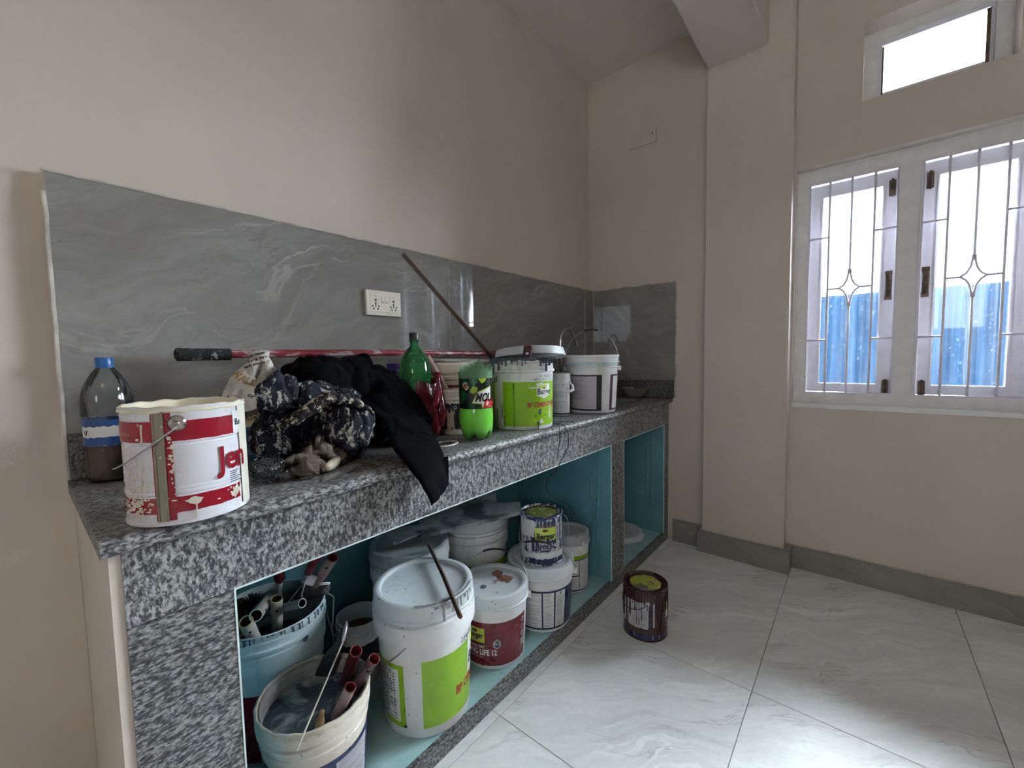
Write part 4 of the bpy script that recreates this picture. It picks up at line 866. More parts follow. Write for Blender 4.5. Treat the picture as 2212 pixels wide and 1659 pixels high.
# 9 lid in the right-hand cupboard
t_ = thing('loose_lid', 'loose white pail lid lying alone in the right-hand cupboard', 'lid', (-0.205, -0.300, Z + .001))
MB().lathe([(0, .014), (.110, .014), (.114, .022), (.118, .026), (.128, .026), (.136, .024), (.142, .004), (.144, .001), (.141, 0), (.136, .004), (.128, .019), (.118, .021), (.110, .010), (0, .010)], 56, mod=lambda r_, z, a: (r_ * (1 + .006 * math.sin(a * 3)), z)).build('lid', M['lidw'], t_, auto=40)
t_ = thing('cement_lump', 'rough brown cement lump against the foot of the granite divider', 'lump', (-0.588, -.475, Z + .001)); m = MB().ell((0, 0, .07), (.018, .022, .075), n=14, m=10)
m.v = [tuple(Vector(p) + noise.noise_vector(Vector(p) * 40) * .008) for p in m.v]; m.v = [(a, b_, max(0, c)) for a, b_, c in m.v]; m.build('lump', flat('cement_brown', (.26, .24, .20, 1), .95, 0, .9, .3), t_, smooth=True)

# 10 brown tin on the floor
t = NT('tin_maroon_dripped'); v = t.coord(); z = t.coord((1, 1, .2)); n = t.noise(z, 26, 5, .6); c = t.mix(t.fr(n, .45, .65), (.030, .008, .010, 1), (.065, .022, .022, 1)); t.base(c); t.rough(t.fr(t.noise(v, 9, 3), .2, 1.4)); t.bump(n, .3, .004); M['brownt'] = t.m
t_, F = tin('paint_tin', 'maroon drip-covered paint tin with dried yellow-green paint on top, alone on the floor', -0.892, -0.741, 0, 0.207, .0865, M['brownt'], M['dripm'], M['ygreen'])
q = cpatch(F, -85, 8, .052, .158, M['paperg'], t_, 'text_panel', .0006, .002, 2); clines(F, -14, 6, .056, .140, M['ink'], q, .0034, .0013, .001, 8, .1); clines(F, -34, -20, .056, .130, M['ink'], q, .0034, .0013, .001, 9, .1)
cpatch(F, 9, 16, .050, .160, M['navy'], t_, 'stripe', .0007); cpatch(F, 20, 24, .060, .160, M['paperg'], t_, 'stripe', .0007); cpatch(F, -85, 70, .006, .034, M['navy'], t_, 'label_panel', .0006)
q = cpatch(F, 64, 88, .10, .170, M['lime'], t_, 'label_panel', .0008, .003, 4); cpatch(F, 62, 88, .085, .118, M['paperw'], t_, 'label_panel', .0009, .004, 5)
rnd = random.Random(5)
cdrips(F, [(a, .198, rnd.uniform(.05, .155), rnd.uniform(.0035, .008)) for a in (-83, -76, -70, -62, -56, -50, -44, -41, -33, -27, -22, -16, -9, -2, 5, 12, 18, 26, 31, 38, 44, 50, 57, 63, 70, 76, 84)], M['dripm'], t_, .0018)
cpatch(F, -90, 95, .160, .200, M['dripm'], t_, 'paint_coat', .0008, .007, 3); cpatch(F, -60, 70, .030, .050, flat('drip_brown_matt', (.05, .018, .016, 1), .5), t_, 'paint_coat', .0016, .006, 8)
for a_, s_ in ((-30, -1), (20, 1), (38, 1)): cdrips(F, [(a_, .032, .022, .007)], M['paperg'], t_, .001, 'white_mark')
kn = MB().lathe([(0, .004), (.003, .004), (.005, .0025), (.0085, .002), (.009, 0), (0, 0)], 18).build('ear_knob', M['paperg'], t_); kn.matrix_local = Matrix.Rotation(R(6), 4, 'Z') @ Matrix.Translation((.0868, 0, .158)) @ Matrix.Rotation(R(90), 4, 'Y')
pts = [(.092 * math.cos(R(a)), .092 * math.sin(R(a)), z) for a, z in ((6, .156), (0, .148), (-8, .138), (-18, .130), (-30, .124), (-44, .119), (-56, .117), (-68, .121), (-80, .130), (-90, .145))]
MB().tube(pts, .0016, 6).build('bail_handle', M['black'], t_, smooth=True)

# ------------------------------------------------------------------ things on the worktop
# big red and white tin
t_ = thing('paint_tin', 'large dented white and red banded metal tin with cream paint round its open top', 'tin', (-2.326, -0.466, K + .0005), phi(-2.326, -0.466))
h = .195; r = .0878
fr = lambda z: r + .0012 * math.sin(z * 40) * (z > .02) * (z < .18)
pr = [(0, .004), (r - .004, .004), (r - .002, 0), (r + .0018, .001), (r + .0018, .005)] + [(r - .0002 + b_, z) for z, b_ in ((.007, 0), (.048, 0), (.050, -.0012), (.052, .0005), (.056, .0005), (.058, -.0012), (.060, 0), (.064, -.001), (.068, 0), (.132, 0), (.134, -.0012), (.137, .0006), (.141, .0006), (.144, -.0012), (.147, 0), (h - .005, 0))] + \
     [(r + .0022, h - .004), (r + .0026, h - .001), (r + .001, h), (r - .001, h - .001), (r - .002, h - .006), (r - .003, .03), (r - .003, .01), (0, .01)]
MB().lathe(pr, 72, mod=lambda q, z, a: (q * (1 + .004 * math.sin(3 * a + 1) * (z / h)), z + .0012 * math.sin(5 * a) * (z > .19))).build('body', plastic('tin_white_enamel', (.66, .66, .72, 1), (.45, .42, .38), .35, (.3, .28, .24), .3, .25), t_, auto=30)
MB().lathe([(r - .0035, .03), (r - .0035, h - .002), (r - .001, h + .001), (r + .0015, h - .0005), (r + .0020, h - .004), (r + .003, h - .006), (r + .001, h - .008)], 72, mod=lambda q, z, a: (q + .0008 * math.sin(a * 9) * math.sin(a * 4 + z * 90), z + .0015 * math.sin(a * 13) * (z > .1) - .002 * abs(math.sin(a * 6 + 1)) * (z < h - .0055) * (z > .1))).build('paint_crust', plastic('cream_paint_crust', (.66, .62, .48, 1), (.35, .30, .20), .5, (.3, .3, .25), .4, .5), t_, smooth=True)
F = lambda z: r
tred = plastic('tin_red', (.25, .006, .018, 1), (.12, .01, .015), .3, (.5, .45, .4), .6, .22)
for z0, z1 in ((.139, .172), (.021, .047)):
    cpatch(F, -100, -31, z0, z1, tred, t_, 'red_band', .0009); cpatch(F, -13, 53, z0, z1, tred, t_, 'red_band', .0009, .0006)
cpatch(F, -31, -13, .009, .186, tred, t_, 'red_band', .0008)
MB().add([], []); sm = MB(); 
for a0, a1, o in ((-29.5, -27.5, .002), (-27.5, -21, .0012), (-21, -19, .0026)):
    vs = []
    for j in range(9):
        z = .008 + .181 * j / 8
        for a in (a0, a1): vs.append(((r + o) * math.cos(R(a)), (r + o) * math.sin(R(a)), z))
    sm.add(vs, [(2 * j, 2 * j + 1, 2 * j + 3, 2 * j + 2) for j in range(8)])
sm.build('side_seam', plastic('seam_olive', (.22, .20, .145, 1), (.06, .05, .04), .6, (.6, .55, .45), .6, .5), t_)
cpatch(F, 56, 88, .006, .190, plastic('poured_cream', (.66, .64, .56, 1), (.4, .38, .32), .2), t_, 'paint_pour', .0018, .003, 6)
q = cpatch(F, 47, 57, .139, .178, M['paperw'], t_, 'logo_panel', .0014); ctext('Be', .016, F, 49.5, .153, M['inkd'], q, .0002, 0, .9, .002)
ctext('Jen', .058, F, 27, .079, tred, t_, .0014, 0, .80, .0026)
clines(F, 39, 55, .051, .072, M['navy'], t_, .0036, .0014, .0013, 5, 0)
for a, z, ra, rz, s_ in ((33, .070, .008, .002, 1), (25, .030, .0025, .0015, 2), (-8, .12, .004, .0015, 6)): blotch(F, a, z, ra, rz, M['dripw'], t_, s_, .0014)
cp = plastic('splash_cream', (.62, .58, .50, 1), (.4, .38, .32), .3)
blotch(F, 2.5, .037, .0125, .0075, cp, t_, 11, .0022); cdrips(F, [(4, .037, .030, .0045), (-40, .168, .030, .003), (-41, .143, .01, .003)], cp, t_, .002)
m = MB(); rnd = random.Random(9)
def smear(cx, cz, sa, sz, n, mat, nm):
    m = MB()
    for _ in range(n):
        a, z = rnd.gauss(cx, sa), rnd.gauss(cz, sz)
        if not (.004 < z < .185): continue
        ra, rz = rnd.uniform(.6, 2.6), rnd.uniform(.0008, .0035); r_ = r + .0012 + rnd.random() * .0003
        vs = [(r_ * math.cos(R(a + ra * rnd.uniform(.5, 1.2) * math.cos(k * .9))), r_ * math.sin(R(a + ra * rnd.uniform(.5, 1.2) * math.cos(k * .9))), z + rz * rnd.uniform(.5, 1.2) * math.sin(k * .9)) for k in range(7)]
        m.add(vs, [tuple(range(7))])
    m.build(nm, mat, t_, merge=False, kind='stuff')
smear(-52, .060, 9, .028, 210, cp, 'paint_smear'); smear(-60, .035, 10, .010, 90, cp, 'paint_smear'); smear(46, .035, 4, .005, 70, cp, 'paint_smear'); smear(-14, .11, 2, .04, 40, cp, 'paint_smear')
kn = MB().lathe([(0, .007), (.003, .007), (.0045, .0055), (.010, .005), (.0115, .003), (.013, .001), (.013, 0), (0, 0)], 22).build('ear_knob', M['chrome'], t_, auto=30); kn.matrix_local = Matrix.Rotation(R(-8), 4, 'Z') @ Matrix.Translation((r, 0, .168)) @ Matrix.Rotation(R(90), 4, 'Y')
pts = [((r + o) * math.cos(R(a)), (r + o) * math.sin(R(a)), z) for a, z, o in ((-8, .163, .008), (-11, .158, .006), (-20, .147, .006), (-32, .132, .006), (-46, .117, .007), (-60, .105, .008), (-74, .096, .010), (-86, .092, .012))]
MB().tube(pts, .0014, 6).build('bail_handle', M['wire'], t_, smooth=True)
# clear water bottle
t_ = thing('water_bottle', 'clear plastic water bottle with blue cap behind the red and white tin', 'bottle', (-2.385, -0.072, K + .0005), phi(-2.371, -.072))
pr = [(0, .003), (.030, .001), (.040, .003), (.044, .012), (.0435, .05), (.0435, .072), (.0425, .075), (.0425, .130), (.0435, .133), (.046, .150), (.046, .180), (.043, .202), (.035, .225), (.025, .245), (.0155, .257), (.0135, .262), (.0135, .275)]
MB().lathe(pr, 48, mod=lambda q, z, a: (q * (1 + .012 * math.sin(8 * a) * (.15 < z < .22)), z)).build('body', thin('bottle_clear', (.90, .91, .92, 1), .06, (.5, .5, .5, 1), .02), t_, smooth=True)
MB().lathe([(.0, .005), (.041, .006), (.0415, .085), (0, .085)], 40).build('liquid', flat('amber_liquid', (.10, .050, .032, 1), .15), t_, auto=40)
MB().lathe([(.0165, .258), (.0165, .262), (.0155, .263), (.0158, .279), (.0145, .281), (0, .281)], 32, mod=lambda q, z, a: (q * (1 + .012 * math.sin(30 * a) * (.263 < z < .28)), z)).build('cap', flat('cap_blue', (.01, .10, .32, 1), .35), t_, auto=40)
F2 = lambda z: .0436
q = cpatch(F2, -100, 100, .085, .150, M['paperw'], t_, 'label', .0008)
for z0, z1, nm in ((.128, .150, 'blue_band'), (.085, .104, 'blue_band')):
    cpatch(F2, -95, 95, z0, z1, flat('label_blue', (.012, .06, .22, 1), .4), q, nm, .0012, .0015)
ctext('V', .018, F2, -66, .108, M['navy'], q, .0005, 0, 1, .0014); ctext('K', .018, F2, 26, .108, M['navy'], q, .0008, 0, 1, .0014)
# ------------------------------------------------------------------ soft things: sack, cloths
def soft(name, m, mat, parent=None, voxel=.006, amp=.004, freq=28, fold=.004, ff=14, stretch=(1, 1, 1), smooth=4, floor=None, seed=0, crease=0.0, calm=None):
    me0 = m.mesh('tmp', True); o = D.objects.new('tmp', me0); COL.objects.link(o)
    md = o.modifiers.new('r', 'REMESH'); md.mode = 'VOXEL'; md.voxel_size = voxel
    ms = o.modifiers.new('s', 'SMOOTH'); ms.iterations = smooth; ms.factor = .6
    bpy.context.view_layer.update(); me = D.meshes.new_from_object(o.evaluated_get(bpy.context.evaluated_depsgraph_get()))
    D.objects.remove(o); D.meshes.remove(me0)
    nv = len(me.vertices); P = np.empty(nv * 3); me.vertices.foreach_get('co', P); P = P.reshape(-1, 3); N_ = np.array([tuple(v_.normal) for v_ in me.vertices])
    q = P * np.array(stretch) + np.array((seed * 3.7, seed * 1.3, seed * 2.1)); wv = pvec(q * 5) * .6
    f1 = 1 - abs(pnoise(q * ff + wv)) * 2; f2 = pnoise(q * freq + wv * 2); f3 = 1 - 2 * abs(pnoise(q * ff * 2.3 + wv))
    c1 = pnoise(q * ff * .8 + wv * 1.5 + (7, 3, 1)); c2 = pnoise(q * ff * 1.7 + wv + (2, 9, 4))
    d = fold * (f1 - .6) + amp * f2 + fold * .45 * (f3 - .5) - crease * (np.exp(-(c1 / .07) ** 2) + .6 * np.exp(-(c2 / .08) ** 2))
    if calm is not None: d *= np.where(P[:, 1] < calm, .25, 1.0)
    P = P + N_ * d[:, None]
    if floor is not None: P[:, 2] = np.where(P[:, 2] < floor, floor + .0002, P[:, 2])
    me.vertices.foreach_set('co', P.ravel()); me.update()
    me.materials.append(mat); me.name = name
    return link(name, me, None, parent, smooth=True)
t = NT('putty_sack_paper'); v = t.coord(); sx_, sy_, sz_ = t.sep(v); zz = t.math('ADD', sz_, t.math('MULTIPLY', sx_, -.30)); zz = t.math('ADD', zz, t.math('MULTIPLY', t.noise(v, 6, 2), .010))
c = t.ramp(t.fr(zz, 0.0, .28), [(0.0, (.02, .09, .16)), (.40, (.04, .17, .26)), (.405, (.55, .54, .51)), (.455, (.55, .54, .51)), (.46, (.03, .028, .025)), (.545, (.03, .028, .025)), (.55, (.56, .54, .50)), (.90, (.56, .53, .49))], 'CONSTANT')
c = t.mix(t.math('MULTIPLY', t.fr(t.noise(v, 16, 6, .7), .45, .75), .7), c, (.17, .14, .11, 1)); t.base(c); t.rough(.6); t.bump(t.noise(v, 45, 5, .7), .5, .004); M['sack'] = t.m
SX, SY = -2.105, -.145
m = MB().ell((0, .0, .10), (.085, .07, .105)).ell((-.01, .0, .15), (.075, .055, .085)).ell((.02, -.01, .06), (.08, .08, .065))
m.tube([(-.01, 0, .20), (.008, 0, .235), (.022, -.01, .262), (.045, -.018, .268)], [.050, .036, .042, .026], 12)
m.v = [(a, b_, max(.001, c_)) for a, b_, c_ in m.v]
sk_ = soft('putty_sack', m, M['sack'], None, .006, .003, 30, .008, 12, (1, 1, .6), 1, .0, 2, .016); sk_.location = (SX, SY, K + .0006)
tag(sk_, 'crumpled white and blue putty paper sack leaning on the wall behind the big tin', 'sack')
bpy.context.view_layer.update()
def stamp(obj, s, size, P, m, rot=0, bold=0, name='lettering', sx=1.0, off=.0012):
    """print lettering on the side of a soft thing: each letter outline is laid on its surface along the viewing side normal"""
    vs, fs = textmesh(s, size, bold, 0, sx)
    b = bmesh.new(); vv = [b.verts.new((x, y, 0)) for x, y in vs]
    for f in fs:
        try: b.faces.new([vv[i] for i in f])
        except ValueError: pass
    bmesh.ops.triangulate(b, faces=b.faces)
    for _ in range(3):
        es = [e for e in b.edges if e.calc_length() > .004]
        if es: bmesh.ops.subdivide_edges(b, edges=es, cuts=1); bmesh.ops.triangulate(b, faces=[f for f in b.faces if len(f.verts) > 3])
    P = Vector(P); n_ = Vector((-.55, -.83, 0)).normalized(); x_ = Vector((.83, -.55, 0)).normalized(); z_ = Vector((0, 0, 1)); ca, sa = math.cos(R(rot)), math.sin(R(rot))
    tree = BVHTree.FromPolygons([v_.co for v_ in obj.data.vertices], [p.vertices for p in obj.data.polygons])
    for v_ in b.verts:
        x, y = v_.co.x * ca - v_.co.y * sa, v_.co.x * sa + v_.co.y * ca
        q = P + x_ * x + z_ * y + n_ * .25
        h_, nn, _, _ = tree.ray_cast(q, -n_)
        if h_ is None: v_.co = Vector((9, 9, 9))
        else: v_.co = h_ + n_ * off
    bmesh.ops.delete(b, geom=[v_ for v_ in b.verts if v_.co.x > 5], context='VERTS')
    me = D.meshes.new(name); b.to_mesh(me); b.free(); return link(name, me, m, obj)
stamp(sk_, 'or sand/or', .017, (-.035, -.05, .178), M['inkd'], -32, .0004)
stamp(sk_, 'MASON WALL', .019, (-.06, -.05, .104), flat('print_ochre', (.40, .27, .10, 1), .6), 17, .0005, sx=.95)
stamp(sk_, 'WALL', .024, (-.055, 0, .232), flat('print_ochre2', (.34, .22, .08, 1), .6), -30, .001)
for k, s_ in enumerate(('mixed with', 'plaster, water', 'properly, then', 'apply evenly')): stamp(sk_, s_, .0105, (-.03 + .004 * k, 0, .285 - .012 * k), M['inkd'], 14, .0003)
stamp(sk_, 'mixed', .013, (-.085, 0, .165), M['inkd'], 14, .0003); stamp(sk_, 'dilute', .013, (-.090, 0, .150), M['inkd'], 14, .0003)
# black jacket / trousers heap with one leg over the edge
t = NT('black_cloth'); v = t.coord(); n = t.noise(v, 20, 5); c = t.mix(t.fr(n, .3, .7), (.0012, .0014, .002, 1), (.003, .0035, .0045, 1)); c = t.mix(t.math('MULTIPLY', t.fr(t.noise(v, 120, 3), .70, .74), .35), c, (.2, .2, .2, 1)); t.base(c); t.rough(.9); t.bump(t.noise(v, 200, 3), .3, .001); M['bcloth'] = t.m
t.b.inputs['Specular IOR Level'].default_value = .05
m = MB()
m.ell((-1.965, -.215, 1.045), (.10, .085, .105)).ell((-1.86, -.20, 1.05), (.10, .085, .10)).ell((-1.78, -.24, 1.0), (.085, .10, .10)).ell((-1.90, -.22, .94), (.16, .12, .065))
m.tube([(-2.05, -.20, 1.105), (-1.97, -.20, 1.13), (-1.88, -.20, 1.128), (-1.815, -.205, 1.13), (-1.80, -.21, 1.10)], [.028, .036, .032, .034, .02], 10)
m.tube([(-1.80, -.21, 1.09), (-1.75, -.25, 1.05), (-1.73, -.30, .98), (-1.73, -.36, .93)], [.05, .055, .06, .055], 12)
m.tube([(-1.82, -.30, 1.04), (-1.80, -.38, .975), (-1.825, -.46, .925), (-1.86, -.535, .902), (-1.862, -.562, .885), (-1.855, -.574, .86), (-1.835, -.577, .812), (-1.832, -.577, .797)], [.02, .018, .018, .015, .014, .013, .013, .012], 20, ry=[.095, .088, .078, .074, .073, .068, .064, .063], up=(0, -.3, 1))
m.tube([(-1.74, -.26, 1.04), (-1.705, -.30, .96), (-1.70, -.33, .90)], [.04, .04, .02], 12)
bc = soft('black_clothes', m, M['bcloth'], None, .0065, .0025, 22, .010, 9, (1, 1, .45), 2, None, 5, .008, -.47)
for v_ in bc.data.vertices:     # rest on the slab, hang clear of its front
    if v_.co.y > -.556 and v_.co.z < K + .0008: v_.co.z = K + .0008 + random.random() * .0004
    if v_.co.z < K + .004 and v_.co.y > -.5425 and v_.co.y < -.50: v_.co.z = max(v_.co.z, K + .001)
    if v_.co.z < K - .004 and v_.co.y > -.5435: v_.co.y = -.5435
tag(bc, 'heap of black clothes with one leg hanging over the worktop edge', 'clothes')
# navy spattered cloth
M['ncloth'] = spatter('navy_spattered_cloth', (.006, .008, .016, 1), (.42, .40, .36), (.35, .42, .46), .85, .9, .8, th=.555)
M['ncloth2'] = spatter('caked_cloth_band', (.012, .012, .015, 1), (.50, .46, .38), (.42, .38, .30), .95, .95, 1.1, th=.525)
m = MB()
m.ell((-2.128, -.325, 1.055), (.042, .035, .065), (0, .3, 0)).ell((-2.05, -.325, 1.055), (.085, .04, .040), (0, .12, 0)).ell((-1.965, -.33, 1.03), (.065, .05, .045)).ell((-1.968, -.375, .965), (.072, .060, .070)).ell((-2.12, -.30, .95), (.05, .05, .07)).ell((-2.04, -.31, .97), (.07, .05, .06)).ell((-1.95, -.34, .93), (.05, .05, .045)).ell((-1.99, -.30, .92), (.11, .07, .04))
m.tube([(-2.155, -.335, 1.03), (-2.135, -.34, 1.09), (-2.115, -.34, 1.118)], [.022, .02, .006], 10); m.tube([(-2.10, -.325, 1.10), (-2.03, -.33, 1.088), (-1.97, -.335, 1.075), (-1.92, -.335, 1.05)], [.012, .014, .012, .01], 8)
nc = soft('spattered_cloth', m, M['ncloth'], None, .0045, .004, 40, .014, 11, (1, 1, .8), 1, K + .001, 9, .016)
tag(nc, 'navy work clothes spattered with cream and pale blue paint, heaped before the black clothes', 'clothes')
m = MB().tube([(-2.150, -.375, .985), (-2.115, -.392, 1.008), (-2.075, -.402, 1.030), (-2.035, -.400, 1.052), (-1.995, -.402, 1.046), (-1.955, -.412, 1.030), (-1.925, -.405, 1.008), (-1.908, -.39, .975)], [.009, .013, .015, .016, .013, .011, .010, .006], 12, ry=[.012, .020, .022, .026, .020, .018, .014, .01])
soft('paint_caked_hem', m, M['ncloth2'], nc, .0035, .003, 60, .006, 30, (1, 1, 1), 1, None, 3, .008)
# stiff grey rag / glove under it
M['rag'] = spatter('stiff_grey_rag', (.085, .068, .056, 1), (.30, .27, .23), (.02, .02, .02), .5, .7, .6)
m = MB()
m.tube([(-2.045, -.38, .955), (-2.055, -.395, .93), (-2.03, -.385, .912), (-1.95, -.355, .905)], [.016, .026, .028, .014], 12, ry=[.012, .02, .03, .016]); m.tube([(-2.13, -.425, .893), (-2.10, -.435, .905), (-2.075, -.44, .898), (-2.06, -.425, .89)], [.012, .018, .016, .008], 10)
m.tube([(-2.155, -.405, .91), (-2.125, -.41, .925), (-2.10, -.41, .918), (-2.07, -.40, .925)], [.008, .012, .014, .018], 8); m.tube([(-2.13, -.45, .886), (-2.10, -.455, .893), (-2.085, -.452, .886)], [.007, .011, .007], 8, ry=[.01, .016, .01]); m.ell((-2.00, -.37, .898), (.06, .035, .02), (0, 0, .5))
rg = soft('stiff_rag', m, M['rag'], None, .0035, .003, 60, .008, 24, (1, 1, 1), 1, K + .001, 7, .008); tag(rg, 'stiff grey-brown crumpled rag under the spattered clothes beside the steel wool', 'rag')
t_ = thing('tool_handle', 'pale glossy rounded knob handle poking out from under the rag', 'handle', (-2.055, -.437, K + .0135)); MB().tube([(-.010, -.010, 0), (-.0085, -.0085, 0), (-.004, -.004, 0), (.010, .009, 0), (.03, .028, .001), (.055, .05, .002)], [.001, .006, .0105, .0125, .012, .009], 16).build('handle', flat('knob_pale', (.42, .37, .30, 1), .15, 0, .1, .4), t_, smooth=True)  # rounded end of a tool handle
# steel wool
random.seed(12); m = MB(); c0 = Vector((-2.180, -.415, K + .033))
for _ in range(260):
    d_ = Vector((random.gauss(0, 1), random.gauss(0, 1), random.gauss(0, 1))).normalized() * random.uniform(.55, 1.0); p = Vector((d_.x * .037, d_.y * .033, d_.z * .030)); ax = Vector((random.gauss(0, 1), random.gauss(0, 1), random.gauss(0, 1))).normalized(); u_ = ax.orthogonal().normalized(); w_ = ax.cross(u_); rr_ = random.uniform(.003, .007)
    m.tube([c0 + p + (u_ * math.cos(k * .9) + w_ * math.sin(k * .9)) * rr_ + ax * (k - 4) * .0008 for k in range(9)], .00055, 3, caps=False)
m.ell(c0, (.028, .025, .022), n=12, m=8); m.v = [(a, b_, max(K + .001, c_)) for a, b_, c_ in m.v]
o = m.build('steel_wool', flat('steel_wool', (.10, .10, .105, 1), .25, .9), merge=False); tag(o, 'curly dark steel wool scourer beside the big tin at the front of the worktop', 'scourer')
# scrap of clear film
t_ = thing('plastic_scrap', 'thin scrap of clear plastic film lying at the worktop front edge', 'film', (-2.055, -.475, K + .001)); m = MB(); vs = []; n = 10
for j in range(5):
    for i in range(n):
        x = -.045 + .10 * i / (n - 1); y = -.020 + .036 * j / 4 * (1 - .5 * abs(i / (n - 1) - .4)); vs.append((x * .92 + y * .6, x * .35 + y, .0015 + .003 * abs(noise.noise(Vector((x * 60, y * 60, 3))))))
m.add(vs, [(j * n + i, j * n + i + 1, (j + 1) * n + i + 1, (j + 1) * n + i) for j in range(4) for i in range(n - 1)]).build('film', thin('clear_film', (.9, .9, .9, 1), .15, (.7, .7, .7, 1), .25), t_, smooth=True)
# red pole
t_ = thing('extension_pole', 'long red paint-smeared extension pole with black ribbed grip lying along the tiled wall', 'pole', (-2.26, -.088, 1.166)); L_ = 1.19
pm = NT('red_pole_paint'); v = pm.coord((.25, 1, 1)); n = pm.noise(v, 60, 6, .7); c = pm.mix(pm.fr(n, .50, .62), (.20, .012, .025, 1), (.45, .42, .41, 1)); pm.base(c); pm.rough(.35)
MB().tube([(.12, 0, .001), (.6, 0, .002), (L_, 0, -.004)], .0115, 16).build('shaft', pm.m, t_, auto=40)
pts = [(.0 + .004 * k, 0, 0) for k in range(31)]; MB().tube(pts, [.010 if k == 0 else (.0165 if k < 9 else .0150 + .0012 * (k % 2)) for k in range(31)], 16).build('grip', spatter('black_grip', (.015, .015, .016, 1), (.4, .4, .4), (.3, .3, .3), .6, .4), t_, smooth=True)
MB().tube([(L_ - .004, 0, -.004), (L_ + .03, 0, -.004)], .0145, 14).build('end_ferrule', M['black'], t_, auto=40)
# spray bottle
t_ = thing('spray_bottle', 'clear spray bottle with violet trigger head behind the black clothes', 'spray bottle', (-1.655, -.115, K + .0005), R(-60))
MB().lathe([(0, .003), (.034, .001), (.037, .006), (.037, .12), (.034, .15), (.018, .175), (.013, .185), (.013, .20)], 32).build('body', thin('spray_clear', (.85, .86, .9, 1), .1, (.6, .6, .62, 1), .2), t_, smooth=True)
vio = flat('trigger_violet', (.025, .012, .16, 1), .35); m = MB().lathe([(.0155, .196), (.0155, .222), (.012, .226), (0, .226)], 20); m.box(-.012, .024, -.010, .010, .226, .250); m.box(.022, .030, -.006, .006, .234, .246); m.tube([(.022, 0, .230), (.034, 0, .215), (.032, 0, .196)], .005, 8); m.build('trigger_head', vio, t_, merge=False, bevel=0)
# green PET bottle in red bag
petg = thin('pet_green', (.30, .80, .46, 1), .06, (.06, .32, .12, 1), .22)
t_ = thing('soda_bottle', 'large green plastic soda bottle with black cap, half wrapped in a red bag', 'bottle', (-1.662, -.262, K + .0005), phi(-1.662, -.262)); s_ = 1.0
pr = [(0, .012), (.02, .004), (.036, .002), (.046, .015), (.051, .04), (.051, .19), (.0518, .205), (.051, .225), (.046, .255), (.036, .280), (.024, .297), (.0155, .306), (.0135, .312), (.0135, .322), (.0165, .323), (.0165, .326), (.0125, .327), (.0125, .345)]
MB().lathe(pr, 48, mod=lambda q, z, a: (q * (1 + .006 * math.sin(z * 260) * (.17 < z < .24)), z)).build('body', petg, t_, smooth=True)
MB().lathe([(0, .014), (.048, .02), (.049, .195), (0, .195)], 40).build('liquid', flat('murk_green', (.05, .06, .025, 1), .3), t_, auto=40)
MB().lathe([(.0165, .327), (.0165, .331), (.0155, .332), (.0155, .349), (.014, .351), (0, .351)], 28, mod=lambda q, z, a: (q * (1 + .015 * math.sin(28 * a) * (.332 < z < .35)), z)).build('cap', M['black'], t_, auto=40)
bag = NT('red_plastic_bag'); v = bag.coord(); bag.base(bag.mix(bag.fr(bag.noise(v, 14, 4), .35, .65), (.055, .004, .010, 1), (.22, .02, .04, 1))); bag.rough(.18)
tb = bag.N('ShaderNodeBsdfTransparent'); tb.inputs[0].default_value = (.75, .22, .26, 1); mm = bag.N('ShaderNodeMixShader'); bag.L(bag.fr(bag.noise(v, 10, 3), .25, .55), mm.inputs[0]); bag.L(tb.outputs[0], mm.inputs[1]); bag.L(bag.b.outputs[0], mm.inputs[2]); bag.L(mm.outputs[0], bag.out.inputs['Surface'])
m = MB().lathe([(.050, .004), (.062, .008), (.070, .03), (.068, .08), (.064, .13), (.060, .17), (.056, .19)], 56, mod=lambda q, z, a: (q + .004 * math.sin(a * 5 + z * 30) + .0025 * math.sin(a * 13 - z * 70), z + .010 * math.sin(a * 2 + 1) * (z > .15)))
o = m.build('red_bag', bag.m, None, smooth=True); o.location = (-1.648, -.262, K + .0005); o.rotation_euler = (0, 0, 0)
tag(o, 'crinkled dark red plastic bag pulled up round the green soda bottle', 'bag')
q = MB().tube([(.035, -.035, .04), (.050, -.040, .10), (.055, -.035, .15), (.048, -.038, .19), (.052, -.03, .215)], [.03, .026, .017, .011, .014], 24, ry=[.034, .028, .018, .012, .015])
q.v = [tuple(Vector(p) + noise.noise_vector(Vector(p) * 60) * .006) for p in q.v]; q.build('gathered_top', bag.m, o, smooth=True)
q = MB().tube([(-.01, -.060, .085), (.015, -.066, .115), (.045, -.050, .150), (.05, -.035, .165)], [.003, .012, .012, .004], 10, ry=[.002, .004, .004, .002], up=(0, 0, 1)); q.build('bag_flap', flat('bag_red_flap', (.20, .012, .03, 1), .2), o, smooth=True)
# cream maroon bucket behind
t_, F = pail('open_bucket', 'cream and maroon bucket standing by the wall under the red pole, behind the cut bottle', 'bucket', -1.455, -.165, K, .250, .124, .108, 'cream', None, rings=[(.75, .80, .004), (.84, .97, .008)], zf=.72)
cpatch(F, -100, 100, .01, .168, M['maroon'], t_); clines(F, -14, 20, .181, .196, M['ink'], t_, .008, .0035, .0012, 4, 0)
t_ = thing('loose_lid', 'white pail lid lying flat over the cream bucket behind the brown stick', 'lid', (-1.36, -.150, K + .2525), rot=(R(1.5), R(1), 0))
MB().lathe([(0, .006), (.104, .006), (.108, .010), (.124, .010), (.128, .008), (.129, -.0), (.126, .0), (.124, .006), (.11, .006), (.106, .001), (0, .001)], 56).build('lid', M['lidw'], t_, auto=40)
